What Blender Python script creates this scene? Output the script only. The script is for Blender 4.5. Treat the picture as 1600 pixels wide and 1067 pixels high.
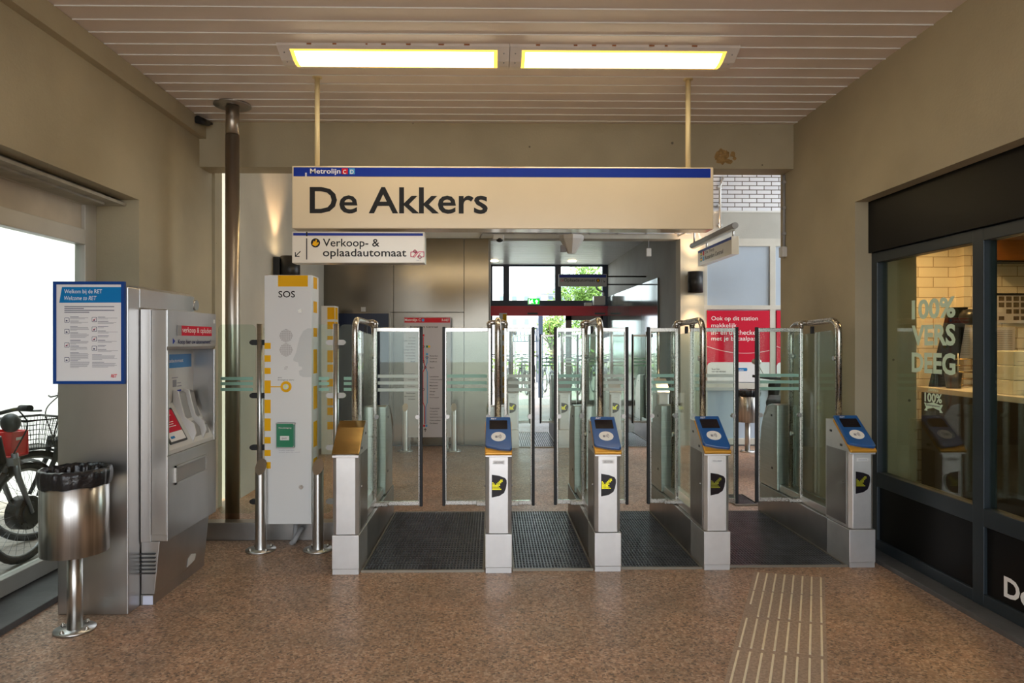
import bpy, bmesh, math, random
from mathutils import Vector, Matrix

for _o in list(bpy.data.objects):
    bpy.data.objects.remove(_o)
SC = bpy.context.scene
COL = SC.collection
PI = math.pi
random.seed(7)

# ------------------------------------------------------------------ camera
YAW = math.radians(0.8)
F = 1067.0
CX, CY, EYE = 783.0, 533.5, 1.5
cam_d = bpy.data.cameras.new('camera')
cam_d.sensor_width = 36.0
cam_d.lens = 36.0 * F / 1600.0
cam_d.shift_x = (800.0 - CX) / 1600.0
cam_d.clip_start = 0.05
cam_d.clip_end = 300
cam = bpy.data.objects.new('camera', cam_d)
cam.location = (0, 0, EYE)
cam.rotation_euler = (PI / 2, 0, -YAW)
COL.objects.link(cam)
SC.camera = cam

# ------------------------------------------------------------------ light
SC.view_settings.view_transform = 'Standard'
SC.view_settings.look = 'None'
SC.view_settings.gamma = 1.0
SC.view_settings.exposure = 1.05
SC.view_settings.use_curve_mapping = False
SC.cycles.max_bounces = 14
SC.cycles.diffuse_bounces = 6
SC.cycles.glossy_bounces = 6
SC.cycles.transmission_bounces = 8
SC.cycles.transparent_max_bounces = 24
SC.cycles.sample_clamp_indirect = 6.0
SC.cycles.caustics_reflective = False
SC.cycles.caustics_refractive = False

W = bpy.data.worlds.new('sky')
SC.world = W
W.use_nodes = True
_bg = W.node_tree.nodes['Background']
_bg.inputs[0].default_value = (0.86, 0.93, 1.0, 1)
_bg.inputs[1].default_value = 2.3

sun_d = bpy.data.lights.new('sun', 'SUN')
sun_d.energy = 4.5
sun_d.angle = math.radians(0.6)
sun_d.color = (1.0, 0.95, 0.86)
sun = bpy.data.objects.new('sun', sun_d)
sun.location = (-6, -6, 14)
sun.rotation_euler = Vector((0.30, 0.62, -1.0)).to_track_quat('-Z', 'Y').to_euler()
COL.objects.link(sun)

# ------------------------------------------------------------------ helpers
_c, _s = math.cos(YAW), math.sin(YAW)


def PX(px, d):                       # world X of picture column px at depth d
    t = (px - CX) / F
    return d * (t * _c + _s) / (_c - t * _s)


def PZ(py, d, x=0.0):                # world Z of picture row py at depth d
    return EYE + (CY - py) / F * (d * _c + x * _s)


def DX(px, x):                       # depth at which column px meets the plane X = x
    t = (px - CX) / F
    return x * (_c - t * _s) / (t * _c + _s)


def srgb(r, g, b):
    def f(v):
        v /= 255.0
        return v / 12.92 if v <= 0.04045 else ((v + 0.055) / 1.055) ** 2.4
    return (f(r), f(g), f(b))


def pm(name, col, rough=0.5, metal=0.0, bump=0.0, scale=40.0, var=0.0, vscale=6.0, emit=None, estr=0.0,
       coat=0.0, stretch=None, rvar=0.0):
    m = bpy.data.materials.new(name)
    m.use_nodes = True
    nt = m.node_tree
    b = nt.nodes['Principled BSDF']
    b.inputs['Base Color'].default_value = (*col, 1)
    b.inputs['Roughness'].default_value = rough
    b.inputs['Metallic'].default_value = metal
    if coat:
        b.inputs['Coat Weight'].default_value = coat
        b.inputs['Coat Roughness'].default_value = 0.08
    if emit:
        b.inputs['Emission Color'].default_value = (*emit, 1)
        b.inputs['Emission Strength'].default_value = estr
    if bump or var or rvar:
        tc = nt.nodes.new('ShaderNodeTexCoord')
        src = tc.outputs['Object']
        if stretch:
            mp = nt.nodes.new('ShaderNodeMapping')
            mp.inputs['Scale'].default_value = stretch
            nt.links.new(src, mp.inputs['Vector'])
            src = mp.outputs['Vector']
    if var:
        n = nt.nodes.new('ShaderNodeTexNoise')
        n.inputs['Scale'].default_value = vscale
        n.inputs['Detail'].default_value = 6
        nt.links.new(src, n.inputs['Vector'])
        r = nt.nodes.new('ShaderNodeValToRGB')
        r.color_ramp.elements[0].position = 0.3
        r.color_ramp.elements[1].position = 0.7
        r.color_ramp.elements[0].color = (*[c * (1 - var) for c in col], 1)
        r.color_ramp.elements[1].color = (*[min(1, c * (1 + var)) for c in col], 1)
        nt.links.new(n.outputs['Fac'], r.inputs['Fac'])
        nt.links.new(r.outputs['Color'], b.inputs['Base Color'])
    if bump or rvar:
        n2 = nt.nodes.new('ShaderNodeTexNoise')
        n2.inputs['Scale'].default_value = scale
        n2.inputs['Detail'].default_value = 5
        nt.links.new(src, n2.inputs['Vector'])
        if bump:
            bp = nt.nodes.new('ShaderNodeBump')
            bp.inputs['Strength'].default_value = bump
            bp.inputs['Distance'].default_value = 0.01
            nt.links.new(n2.outputs['Fac'], bp.inputs['Height'])
            nt.links.new(bp.outputs['Normal'], b.inputs['Normal'])
        if rvar:
            mr = nt.nodes.new('ShaderNodeMapRange')
            mr.inputs['To Min'].default_value = max(0.03, rough - rvar)
            mr.inputs['To Max'].default_value = min(1, rough + rvar)
            nt.links.new(n2.outputs['Fac'], mr.inputs['Value'])
            nt.links.new(mr.outputs['Result'], b.inputs['Roughness'])
    return m


def concrete(name, col, hole=0.5):
    m = pm(name, col, 0.72, 0, 0.15, 60, 0.10, 1.7)
    nt = m.node_tree
    b = nt.nodes['Principled BSDF']
    old = b.inputs['Base Color'].links[0].from_socket
    tc = nt.nodes.new('ShaderNodeTexCoord')
    v = nt.nodes.new('ShaderNodeTexVoronoi')
    v.inputs['Scale'].default_value = 9.0
    nt.links.new(tc.outputs['Object'], v.inputs['Vector'])
    # only some of the cells carry a pin hole, of varied size
    sep = nt.nodes.new('ShaderNodeSeparateColor')
    nt.links.new(v.outputs['Color'], sep.inputs['Color'])
    pw = nt.nodes.new('ShaderNodeMath'); pw.operation = 'POWER'
    nt.links.new(sep.outputs['Red'], pw.inputs[0]); pw.inputs[1].default_value = 5
    sz = nt.nodes.new('ShaderNodeMath'); sz.operation = 'MULTIPLY'
    nt.links.new(pw.outputs[0], sz.inputs[0]); sz.inputs[1].default_value = 0.11
    lt = nt.nodes.new('ShaderNodeMath'); lt.operation = 'LESS_THAN'
    nt.links.new(v.outputs['Distance'], lt.inputs[0]); nt.links.new(sz.outputs[0], lt.inputs[1])
    mul = nt.nodes.new('ShaderNodeMath'); mul.operation = 'MULTIPLY'
    nt.links.new(lt.outputs[0], mul.inputs[0]); mul.inputs[1].default_value = hole
    mx = nt.nodes.new('ShaderNodeMixRGB')
    mx.inputs['Color2'].default_value = (0.06, 0.05, 0.035, 1)
    nt.links.new(mul.outputs[0], mx.inputs['Fac'])
    nt.links.new(old, mx.inputs['Color1'])
    nt.links.new(mx.outputs['Color'], b.inputs['Base Color'])
    return m


def steel(name, col=(0.56, 0.55, 0.53), rough=0.34, stretch=(3, 3, 90), var=0.08, aniso=0.0):
    m = pm(name, col, rough, 1.0, 0.004, 60, var, 1.3, stretch=stretch, rvar=0.05)
    return m


ANI = 0.25


def round_steel(name, col=(0.60, 0.59, 0.57), rough=0.30):
    m = steel(name, col, rough, (26, 26, 0.4), 0.28)  # colour streaks mimic the vertical reflections on round steel
    nt = m.node_tree
    b = nt.nodes['Principled BSDF']
    tg = nt.nodes.new('ShaderNodeTangent')
    tg.direction_type = 'RADIAL'; tg.axis = 'Z'
    nt.links.new(tg.outputs[0], b.inputs['Tangent'])
    b.inputs['Anisotropic'].default_value = 0.85
    b.inputs['Anisotropic Rotation'].default_value = ANI
    return m


def glass(name, tint, refl=1.0):
    m = bpy.data.materials.new(name)
    m.use_nodes = True
    nt = m.node_tree
    for n in list(nt.nodes):
        nt.nodes.remove(n)
    out = nt.nodes.new('ShaderNodeOutputMaterial')
    tr = nt.nodes.new('ShaderNodeBsdfTransparent')
    tr.inputs[0].default_value = (*tint, 1)
    gl = nt.nodes.new('ShaderNodeBsdfGlossy')
    gl.inputs['Roughness'].default_value = 0.015
    gl.inputs[0].default_value = (0.95, 1.0, 0.97, 1)
    fr = nt.nodes.new('ShaderNodeLayerWeight')          # Schlick reflectance, the same on both faces of a pane
    fr.inputs['Blend'].default_value = 0.5
    po = nt.nodes.new('ShaderNodeMath'); po.operation = 'POWER'; po.inputs[1].default_value = 5.0
    nt.links.new(fr.outputs['Facing'], po.inputs[0])
    mu = nt.nodes.new('ShaderNodeMath'); mu.operation = 'MULTIPLY_ADD'
    mu.inputs[1].default_value = 0.9; mu.inputs[2].default_value = 0.04 * refl
    nt.links.new(po.outputs[0], mu.inputs[0])
    mx = nt.nodes.new('ShaderNodeMixShader')
    nt.links.new(mu.outputs[0], mx.inputs[0])
    nt.links.new(tr.outputs[0], mx.inputs[1])
    nt.links.new(gl.outputs[0], mx.inputs[2])
    nt.links.new(mx.outputs[0], out.inputs[0])
    return m


def granite():
    m = pm('granite floor', srgb(150, 112, 88), 0.42, 0, 0.04, 300, 0)
    nt = m.node_tree
    b = nt.nodes['Principled BSDF']
    tc = nt.nodes.new('ShaderNodeTexCoord')
    O = tc.outputs['Object']

    def noise(sc, det=3, rough=0.6):
        n = nt.nodes.new('ShaderNodeTexNoise')
        n.inputs['Scale'].default_value = sc
        n.inputs['Detail'].default_value = det
        n.inputs['Roughness'].default_value = rough
        nt.links.new(O, n.inputs['Vector'])
        return n.outputs['Fac']

    def ramp(src, stops):
        r = nt.nodes.new('ShaderNodeValToRGB')
        e = r.color_ramp.elements
        e[0].position, e[0].color = stops[0][0], (*stops[0][1], 1)
        e[1].position, e[1].color = stops[-1][0], (*stops[-1][1], 1)
        for p, c in stops[1:-1]:
            x = e.new(p); x.color = (*c, 1)
        nt.links.new(src, r.inputs['Fac'])
        return r.outputs['Color']

    def mix(f, a, c, mode='MIX'):
        x = nt.nodes.new('ShaderNodeMixRGB'); x.blend_type = mode
        for i, s in ((0, f), (1, a), (2, c)):
            if hasattr(s, 'links') or hasattr(s, 'is_linked'):
                nt.links.new(s, x.inputs[i])
            elif isinstance(s, tuple):
                x.inputs[i].default_value = (*s, 1)
            else:
                x.inputs[i].default_value = s
        return x.outputs['Color']

    vo = nt.nodes.new('ShaderNodeTexVoronoi')              # mineral grains
    vo.inputs['Scale'].default_value = 95
    nt.links.new(O, vo.inputs['Vector'])
    sc_ = nt.nodes.new('ShaderNodeSeparateColor')
    nt.links.new(vo.outputs['Color'], sc_.inputs['Color'])
    grain = ramp(sc_.outputs['Red'], [(0.0, srgb(54, 46, 42)), (0.16, srgb(96, 76, 64)), (0.24, srgb(150, 116, 92)), (0.70, srgb(172, 132, 104)), (0.80, srgb(196, 164, 138)), (1.0, srgb(206, 178, 152))])
    grain = mix(0.35, grain, ramp(noise(26, 4, 0.7), [(0.36, srgb(104, 86, 74)), (0.64, srgb(186, 148, 118))]))
    big = ramp(noise(0.9, 5, 0.6), [(0.3, (0.98, 1.06, 1.16)), (0.7, (1.20, 1.20, 1.20))])
    col = mix(1.0, grain, big, 'MULTIPLY')
    dirt = ramp(noise(3.3, 6, 0.65), [(0.42, (0, 0, 0)), (0.75, (0.55, 0.55, 0.55))])
    col = mix(dirt, col, srgb(112, 98, 84))
    # tile joints
    br = nt.nodes.new('ShaderNodeTexBrick')
    mp = nt.nodes.new('ShaderNodeMapping')
    mp.inputs['Location'].default_value = (0.39, 0.2, 0)
    nt.links.new(O, mp.inputs['Vector'])
    nt.links.new(mp.outputs['Vector'], br.inputs['Vector'])
    br.offset = 0.0
    br.inputs['Scale'].default_value = 1.0
    br.inputs['Brick Width'].default_value = 0.86
    br.inputs['Row Height'].default_value = 0.8
    br.inputs['Mortar Size'].default_value = 0.003
    br.inputs['Mortar Smooth'].default_value = 0.0
    ms = nt.nodes.new('ShaderNodeMath'); ms.operation = 'MULTIPLY'; ms.inputs[1].default_value = 0.55
    nt.links.new(br.outputs['Fac'], ms.inputs[0])
    col = mix(ms.outputs[0], col, srgb(172, 152, 132))
    nt.links.new(col, b.inputs['Base Color'])
    rr = nt.nodes.new('ShaderNodeMapRange')
    rr.inputs['To Min'].default_value = 0.28
    rr.inputs['To Max'].default_value = 0.62
    nt.links.new(noise(2.0, 5), rr.inputs['Value'])
    nt.links.new(rr.outputs[0], b.inputs['Roughness'])
    return m


def bricks(name, c1, c2, mortar, bw, rh, ms, axes='xz', rough=0.5, offset=0.5, bump=0.3):
    m = pm(name, c1, rough)
    nt = m.node_tree
    b = nt.nodes['Principled BSDF']
    tc = nt.nodes.new('ShaderNodeTexCoord')
    sp = nt.nodes.new('ShaderNodeSeparateXYZ')
    cb = nt.nodes.new('ShaderNodeCombineXYZ')
    nt.links.new(tc.outputs['Object'], sp.inputs[0])
    for i, a in enumerate(axes):
        nt.links.new(sp.outputs['xyz'.index(a)], cb.inputs[i])
    br = nt.nodes.new('ShaderNodeTexBrick')
    nt.links.new(cb.outputs[0], br.inputs['Vector'])
    br.offset = offset
    br.inputs['Color1'].default_value = (*c1, 1)
    br.inputs['Color2'].default_value = (*c2, 1)
    br.inputs['Mortar'].default_value = (*mortar, 1)
    br.inputs['Scale'].default_value = 1.0
    br.inputs['Brick Width'].default_value = bw
    br.inputs['Row Height'].default_value = rh
    br.inputs['Mortar Size'].default_value = ms
    nt.links.new(br.outputs['Color'], b.inputs['Base Color'])
    bp = nt.nodes.new('ShaderNodeBump'); bp.invert = True
    bp.inputs['Strength'].default_value = bump
    bp.inputs['Distance'].default_value = 0.005
    nt.links.new(br.outputs['Fac'], bp.inputs['Height'])
    nt.links.new(bp.outputs['Normal'], b.inputs['Normal'])
    return m


M = {}
M['wall'] = concrete('painted concrete', srgb(170, 160, 134), 0.75)
M['wall_pale'] = concrete('pale painted concrete', srgb(188, 184, 170), 0.35)
M['concrete_grey'] = concrete('grey concrete', srgb(150, 148, 142), 0.5)
M['floor'] = granite()
M['floor_worn'] = pm('grey stone inlay', srgb(164, 144, 128), 0.5, 0, 0.03, 200, 0.30, 75)
M['ceiling'] = pm('white ceiling boards', srgb(224, 213, 207), 0.42, 0, 0.02, 120, 0.04, 3)
M['stone'] = pm('dark threshold stone', srgb(84, 84, 84), 0.45, 0, 0.1, 40, 0.3, 5)
M['steel'] = steel('brushed steel')
M['steel_h'] = steel('brushed steel across', stretch=(2, 2, 60), rough=0.36)
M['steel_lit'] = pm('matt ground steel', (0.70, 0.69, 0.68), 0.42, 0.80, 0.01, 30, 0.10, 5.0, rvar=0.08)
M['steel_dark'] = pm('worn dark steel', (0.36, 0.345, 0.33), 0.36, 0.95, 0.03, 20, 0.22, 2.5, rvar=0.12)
M['chrome'] = steel('satin tube steel', (0.54, 0.52, 0.48), 0.28, (2, 2, 2), 0.03)
M['steel_round'] = round_steel('circumference brushed steel')
M['pole_steel'] = steel('weathered pole steel', (0.46, 0.41, 0.35), 0.36, (6, 6, 1), 0.06)
M['panel_steel'] = steel('wall panel steel', (0.20, 0.178, 0.145), 0.20, (2, 2, 3), 0.06)
M['kiosk'] = steel('kiosk steel', (0.52, 0.51, 0.50), 0.34, (3, 3, 1), 0.08)
M['alu'] = pm('window aluminium', srgb(196, 193, 184), 0.45, 0.1, 0, 0, 0.06, 4)
M['gold'] = pm('gold anodised steel', (0.33, 0.22, 0.085), 0.22, 1.0, 0.02, 20, 0.1, 3, stretch=(2, 60, 60), rvar=0.08)
M['goldplastic'] = pm('yellow gold trim', srgb(206, 150, 52), 0.35, 0.35)
M['blue_reader'] = pm('reader blue plastic', srgb(22, 84, 150), 0.28, coat=0.4)
M['sign_blue'] = pm('sign blue', srgb(14, 48, 150), 0.35)
M['sign_cream'] = pm('sign cream enamel', srgb(226, 209, 176), 0.22, coat=0.3, var=0.02, vscale=4)
M['sign_white'] = pm('sign white enamel', srgb(232, 226, 212), 0.22, coat=0.3, var=0.02, vscale=4)
M['white'] = pm('white enamel', srgb(226, 227, 225), 0.32)
M['paper'] = pm('white paper', srgb(226, 226, 228), 0.55)
M['black_text'] = pm('black lettering', (0.012, 0.011, 0.010), 0.5)
M['grey_text'] = pm('small grey print', srgb(140, 140, 150), 0.6)
M['navy_text'] = pm('navy print', srgb(40, 44, 92), 0.6)
M['white_text'] = pm('white lettering', srgb(240, 240, 240), 0.5)
M['white_film'] = pm('white etched film', srgb(206, 220, 210), 0.55)
M['mint_film'] = pm('mint window lettering', srgb(206, 232, 210), 0.5)
M['green_film'] = pm('green etched film', srgb(150, 196, 178), 0.5)
M['red'] = pm('red print', srgb(206, 26, 44), 0.45)
M['crimson'] = pm('crimson poster red', srgb(200, 2, 48), 0.55)
M['pink'] = pm('magenta print', srgb(214, 30, 96), 0.45)
M['cyan'] = pm('light blue print', srgb(70, 160, 214), 0.45)
M['mid_blue'] = pm('blue banner print', srgb(4, 118, 184), 0.4)
M['frame_blue'] = pm('blue frame', srgb(16, 64, 138), 0.5)
M['yellow'] = pm('yellow marking', srgb(240, 180, 0), 0.6)
M['green'] = pm('green print', srgb(0, 130, 80), 0.4)
M['black'] = pm('black plastic', (0.012, 0.012, 0.013), 0.38)
M['rubber'] = pm('black rubber', (0.016, 0.016, 0.017), 0.6)
M['black_metal'] = pm('black coated metal', (0.006, 0.006, 0.006), 0.4, 0.0, 0.01, 60)
M['black_metal'].node_tree.nodes['Principled BSDF'].inputs['Specular IOR Level'].default_value = 0.15
M['frame_dark'] = pm('dark slate window frame', srgb(44, 52, 58), 0.4, 0.2)
M['fac_dark'] = pm('dark blue grey facade frame', srgb(46, 58, 76), 0.4)
M['fac_red'] = pm('red facade beam', srgb(196, 24, 44), 0.35)
M['bag'] = pm('black bin liner', (0.012, 0.012, 0.014), 0.24, 0, 0.9, 22)
M['screen'] = pm('dark display glass', (0.012, 0.010, 0.014), 0.12)
M['led'] = pm('yellow led dots', srgb(230, 220, 20), 0.4, emit=srgb(240, 228, 20), estr=0.42)
M['led_dim'] = pm('dim yellow led dots', srgb(96, 96, 16), 0.4, emit=srgb(220, 215, 10), estr=0.07)
M['grey_plastic'] = pm('grey plastic', srgb(150, 150, 150), 0.5)
M['pale_plastic'] = pm('pale grey plastic', srgb(200, 200, 198), 0.4)
M['silhouette'] = pm('grey silhouette print', srgb(206, 209, 207), 0.4)
M['cream_pole'] = pm('cream painted pole', srgb(226, 208, 160), 0.4)
M['lamp_body'] = pm('lamp housing white', srgb(222, 216, 212), 0.4, 0, 0, 0, 0.06, 6)
M['tube'] = pm('fluorescent diffuser', (1, 0.9, 0.7), 0.4, emit=(1.0, 0.85, 0.60), estr=6.0)
M['batten'] = pm('batten fluorescent tube', (1, 0.9, 0.7), 0.4, emit=(1.0, 0.74, 0.36), estr=9.0)
M['tube_edge'] = pm('yellow glow diffuser rim', srgb(230, 180, 60), 0.4, emit=(1.0, 0.62, 0.10), estr=0.8)  # yellow edge of the lamp's glow put into colour and emission
M['lens_warm'] = pm('warm lamp lens', (1, 0.8, 0.5), 0.4, emit=(1.0, 0.72, 0.42), estr=9.0)
M['exit_green'] = pm('lit exit green', srgb(0, 200, 40), 0.4, emit=(0.0, 0.62, 0.03), estr=0.7)
M['exit_white'] = pm('lit exit white', (0.9, 0.9, 0.9), 0.4, emit=(1, 1, 1), estr=0.9)
M['glass'] = glass('clear glass', (0.93, 0.97, 0.95), 0.8)
M['glass_green'] = glass('green edged glass', (0.885, 0.945, 0.91), 0.7)
M['glass_shop'] = glass('shop glass', (0.80, 0.88, 0.82), 1.25)
M['glass_edge'] = pm('green glass edge', srgb(70, 128, 112), 0.2)
M['frost'] = pm('frosted window glass', srgb(172, 186, 202), 0.35, 0, 0, 0, 0.05, 1.5)
M['slat'] = pm('aluminium ceiling slats', (0.66, 0.69, 0.73), 0.32, 0.35)
M['clad'] = pm('glossy grey cladding', srgb(120, 126, 124), 0.10, 0.55)
M['door_navy'] = pm('navy door', srgb(16, 32, 62), 0.3)
M['mat'] = pm('dark ribbed matting', (0.016, 0.016, 0.017), 0.5, 0.1, 0.1, 60, 0.35, 7)
M['mat_rib'] = pm('mat scraper ribs', (0.13, 0.13, 0.135), 0.28, 0.75, 0.05, 60, 0.3, 9)
M['mat_frame'] = pm('mat frame aluminium', (0.30, 0.27, 0.22), 0.4, 0.7)
M['strip'] = pm('ivory guide strip', srgb(232, 220, 194), 0.5, 0, 0, 0, 0.08, 12)
M['brick'] = bricks('white glazed bricks', srgb(236, 238, 244), srgb(226, 228, 236), srgb(96, 86, 80), 0.213, 0.0615, 0.0065, 'xz', 0.35)
M['tile'] = bricks('shop wall tiles', srgb(226, 216, 196), srgb(220, 208, 188), srgb(150, 132, 108), 0.27, 0.09, 0.003, 'xz', 0.25, bump=0.2)
M['tile_dark'] = bricks('dark counter tiles', srgb(20, 22, 24), srgb(16, 18, 20), srgb(10, 10, 10), 0.27, 0.135, 0.003, 'yz', 0.3, bump=0.2)
M['white_wall'] = pm('white rendered wall', srgb(232, 236, 240), 0.8, 0, 0.1, 30, 0.02, 3)
M['paving'] = bricks('grey paving', srgb(160, 153, 144), srgb(146, 140, 134), srgb(110, 106, 100), 0.21, 0.105, 0.005, 'xy', 0.8)
M['shop_wall'] = pm('shop interior paint', srgb(120, 116, 104), 0.7)
M['shop_floor'] = pm('shop floor', srgb(88, 82, 76), 0.5)
M['wood'] = pm('brown laminate', srgb(150, 92, 34), 0.35, 0, 0, 0, 0.12, 6, stretch=(1, 1, 12))
M['counter_top'] = pm('pale counter top', srgb(214, 208, 196), 0.35)
M['carton'] = pm('white carton', srgb(226, 224, 206), 0.6)
M['photo_grid'] = pm('menu pictures', srgb(96, 84, 70), 0.5, 0, 0, 0, 0.5, 30)
M['sheet'] = pm('printed sheet', srgb(196, 192, 196), 0.5)
M['bike_black'] = pm('bicycle black', (0.014, 0.014, 0.016), 0.35)
M['bike_grey'] = pm('bicycle grey metal', (0.30, 0.31, 0.33), 0.35, 0.7)
M['bike_red'] = pm('red bicycle crate', srgb(222, 22, 26), 0.35)
M['tyre'] = pm('bicycle tyre', (0.02, 0.02, 0.021), 0.7)
M['leaf'] = pm('tree leaves', srgb(112, 146, 60), 0.6, 0, 0, 0, 0.35, 2)
M['bark'] = pm('tree bark', srgb(92, 76, 60), 0.8, 0, 0.4, 20)
M['roof'] = pm('blue grey roof', srgb(120, 140, 168), 0.6)
M['win_dark'] = pm('house window glass', srgb(120, 136, 156), 0.2)
M['rust'] = pm('rust', srgb(150, 92, 50), 0.8)
M['sticker'] = pm('pale sticker', srgb(214, 218, 236), 0.5)

for _k in ('yellow', 'crimson', 'red', 'sign_blue', 'frame_blue', 'mid_blue', 'black_text', 'navy_text'):
    M[_k].node_tree.nodes['Principled BSDF'].inputs['Specular IOR Level'].default_value = 0.25


class B:
    """collects shapes (world coordinates) and links them as one mesh object"""

    def __init__(self, jit=False):
        self.v, self.f, self.sm = [], [], []
        self.jit, self.nb = jit, 0

    def add(self, vs, fs, smooth=False):
        o = len(self.v)
        self.v += [tuple(x) for x in vs]
        self.f += [[i + o for i in f] for f in fs]
        self.sm += [smooth] * len(fs)
        return self

    def box(self, x0, x1, y0, y1, z0, z1):
        x0, x1 = min(x0, x1), max(x0, x1); y0, y1 = min(y0, y1), max(y0, y1); z0, z1 = min(z0, z1), max(z0, z1)
        if self.jit:                       # overlapping frame members never share a plane
            e = 0.0004 * self.nb
            self.nb += 1
            x0 -= e; x1 += e; y0 -= e; y1 += e; z0 -= e; z1 += e
        v = [(x0, y0, z0), (x1, y0, z0), (x1, y1, z0), (x0, y1, z0), (x0, y0, z1), (x1, y0, z1), (x1, y1, z1), (x0, y1, z1)]
        return self.add(v, [(0, 3, 2, 1), (4, 5, 6, 7), (0, 1, 5, 4), (1, 2, 6, 5), (2, 3, 7, 6), (3, 0, 4, 7)])

    def prism(self, prof, axis, a, b):
        def p(u, w, t):
            return {'x': (t, u, w), 'y': (u, t, w), 'z': (u, w, t)}[axis]
        n = len(prof)
        v = [p(u, w, a) for u, w in prof] + [p(u, w, b) for u, w in prof]
        f = [tuple(range(n)), tuple(range(2 * n - 1, n - 1, -1))]
        f += [(i, i + n, (i + 1) % n + n, (i + 1) % n) for i in range(n)]
        return self.add(v, f)

    def tube(self, path, r, n=12, caps=True, smooth=True):
        pts = [Vector(p) for p in path]
        rs = r if isinstance(r, (list, tuple)) else [r] * len(pts)
        tang = []
        for i in range(len(pts)):
            a = pts[max(0, i - 1)]; b = pts[min(len(pts) - 1, i + 1)]
            tang.append((b - a).normalized())
        t0 = tang[0]
        up = Vector((0, 0, 1)) if abs(t0.z) < 0.9 else Vector((1, 0, 0))
        nrm = t0.cross(up).normalized()
        vs = []
        for i, p in enumerate(pts):
            t = tang[i]
            nrm = (nrm - t * nrm.dot(t)).normalized()
            bn = t.cross(nrm)
            for k in range(n):
                a = 2 * PI * k / n
                vs.append(p + (nrm * math.cos(a) + bn * math.sin(a)) * rs[i])
        fs = []
        for i in range(len(pts) - 1):
            for k in range(n):
                k2 = (k + 1) % n
                fs.append((i * n + k, i * n + k2, (i + 1) * n + k2, (i + 1) * n + k))
        self.add(vs, fs, smooth)
        if caps:
            self.add(vs[:n], [tuple(range(n - 1, -1, -1))])
            self.add(vs[-n:], [tuple(range(n))])
        return self

    def cyl(self, p0, p1, r, n=20, r1=None):
        return self.tube([p0, p1], [r, r if r1 is None else r1], n)

    def lathe(self, cx, cy, prof, n=32, smooth=True):
        vs, fs = [], []
        for r, z in prof:
            for k in range(n):
                a = 2 * PI * k / n
                vs.append((cx + r * math.cos(a), cy + r * math.sin(a), z))
        for i in range(len(prof) - 1):
            for k in range(n):
                k2 = (k + 1) % n
                fs.append((i * n + k, i * n + k2, (i + 1) * n + k2, (i + 1) * n + k))
        return self.add(vs, fs, smooth)

    def torus(self, c, ax, R, r, n=28, m=8):
        c = Vector(c); ax = Vector(ax).normalized()
        u = ax.cross(Vector((0, 0, 1)))
        u = u.normalized() if u.length > 0.01 else Vector((1, 0, 0))
        w = ax.cross(u)
        vs, fs = [], []
        for i in range(n):
            a = 2 * PI * i / n
            d = u * math.cos(a) + w * math.sin(a)
            for j in range(m):
                b = 2 * PI * j / m
                vs.append(c + d * (R + r * math.cos(b)) + ax * (r * math.sin(b)))
        for i in range(n):
            for j in range(m):
                fs.append((i * m + j, ((i + 1) % n) * m + j, ((i + 1) % n) * m + (j + 1) % m, i * m + (j + 1) % m))
        return self.add(vs, fs, True)

    def ball(self, c, r, sx=1, sy=1, sz=1, n=16, m=10):
        vs, fs = [], []
        for i in range(m + 1):
            th = PI * i / m
            for k in range(n):
                a = 2 * PI * k / n
                vs.append((c[0] + r * sx * math.sin(th) * math.cos(a), c[1] + r * sy * math.sin(th) * math.sin(a), c[2] + r * sz * math.cos(th)))
        for i in range(m):
            for k in range(n):
                k2 = (k + 1) % n
                fs.append((i * n + k, (i + 1) * n + k, (i + 1) * n + k2, i * n + k2))
        return self.add(vs, fs, True)

    def slab(self, poly, o, r, u, th=0.0015):
        """flat polygon poly (2-D) on the plane at o spanned by r (right) and u (up), th thick towards the viewer"""
        o, r, u = Vector(o), Vector(r), Vector(u)
        nn = r.cross(u).normalized()
        n = len(poly)
        v = [o + r * a + u * b for a, b in poly] + [o + r * a + u * b + nn * th for a, b in poly]
        f = [tuple(range(n - 1, -1, -1)), tuple(range(n, 2 * n))]
        f += [(i, (i + 1) % n, (i + 1) % n + n, i + n) for i in range(n)]
        return self.add(v, f)

    def build(self, name, mat, parent=None, loc=None, bevel=0.0, seg=2, **tags):
        root = parent
        while root is not None and root.parent is not None:
            root = root.parent
        off = Vector(root.location) if root is not None else Vector(loc or (0, 0, 0))
        me = bpy.data.meshes.new(name)
        me.from_pydata([tuple(Vector(p) - off) for p in self.v], [], self.f)
        bm = bmesh.new(); bm.from_mesh(me)
        bmesh.ops.remove_doubles(bm, verts=bm.verts, dist=1e-6)
        bmesh.ops.recalc_face_normals(bm, faces=bm.faces)
        bm.to_mesh(me); bm.free()
        if len(me.polygons) == len(self.sm):
            me.polygons.foreach_set('use_smooth', self.sm)
        else:
            me.polygons.foreach_set('use_smooth', [any(self.sm)] * len(me.polygons))
        me.materials.append(M[mat] if isinstance(mat, str) else mat)
        o = bpy.data.objects.new(name, me)
        COL.objects.link(o)
        if parent is not None:
            o.parent = parent
        else:
            o.location = off
        if bevel:
            bv = o.modifiers.new('bevel', 'BEVEL')
            bv.width = bevel; bv.segments = seg; bv.limit_method = 'ANGLE'
        for k, val in tags.items():
            o[k] = val
        return o


def thing(name, label, cat, loc=(0, 0, 0), group=None):
    o = bpy.data.objects.new(name, None)
    o.empty_display_size = 0.1
    o.location = loc
    COL.objects.link(o)
    o['label'] = label; o['category'] = cat
    if group:
        o['group'] = group
    return o


def tag(o, label, cat, group=None):
    o['label'] = label; o['category'] = cat
    if group:
        o['group'] = group
    return o


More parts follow.
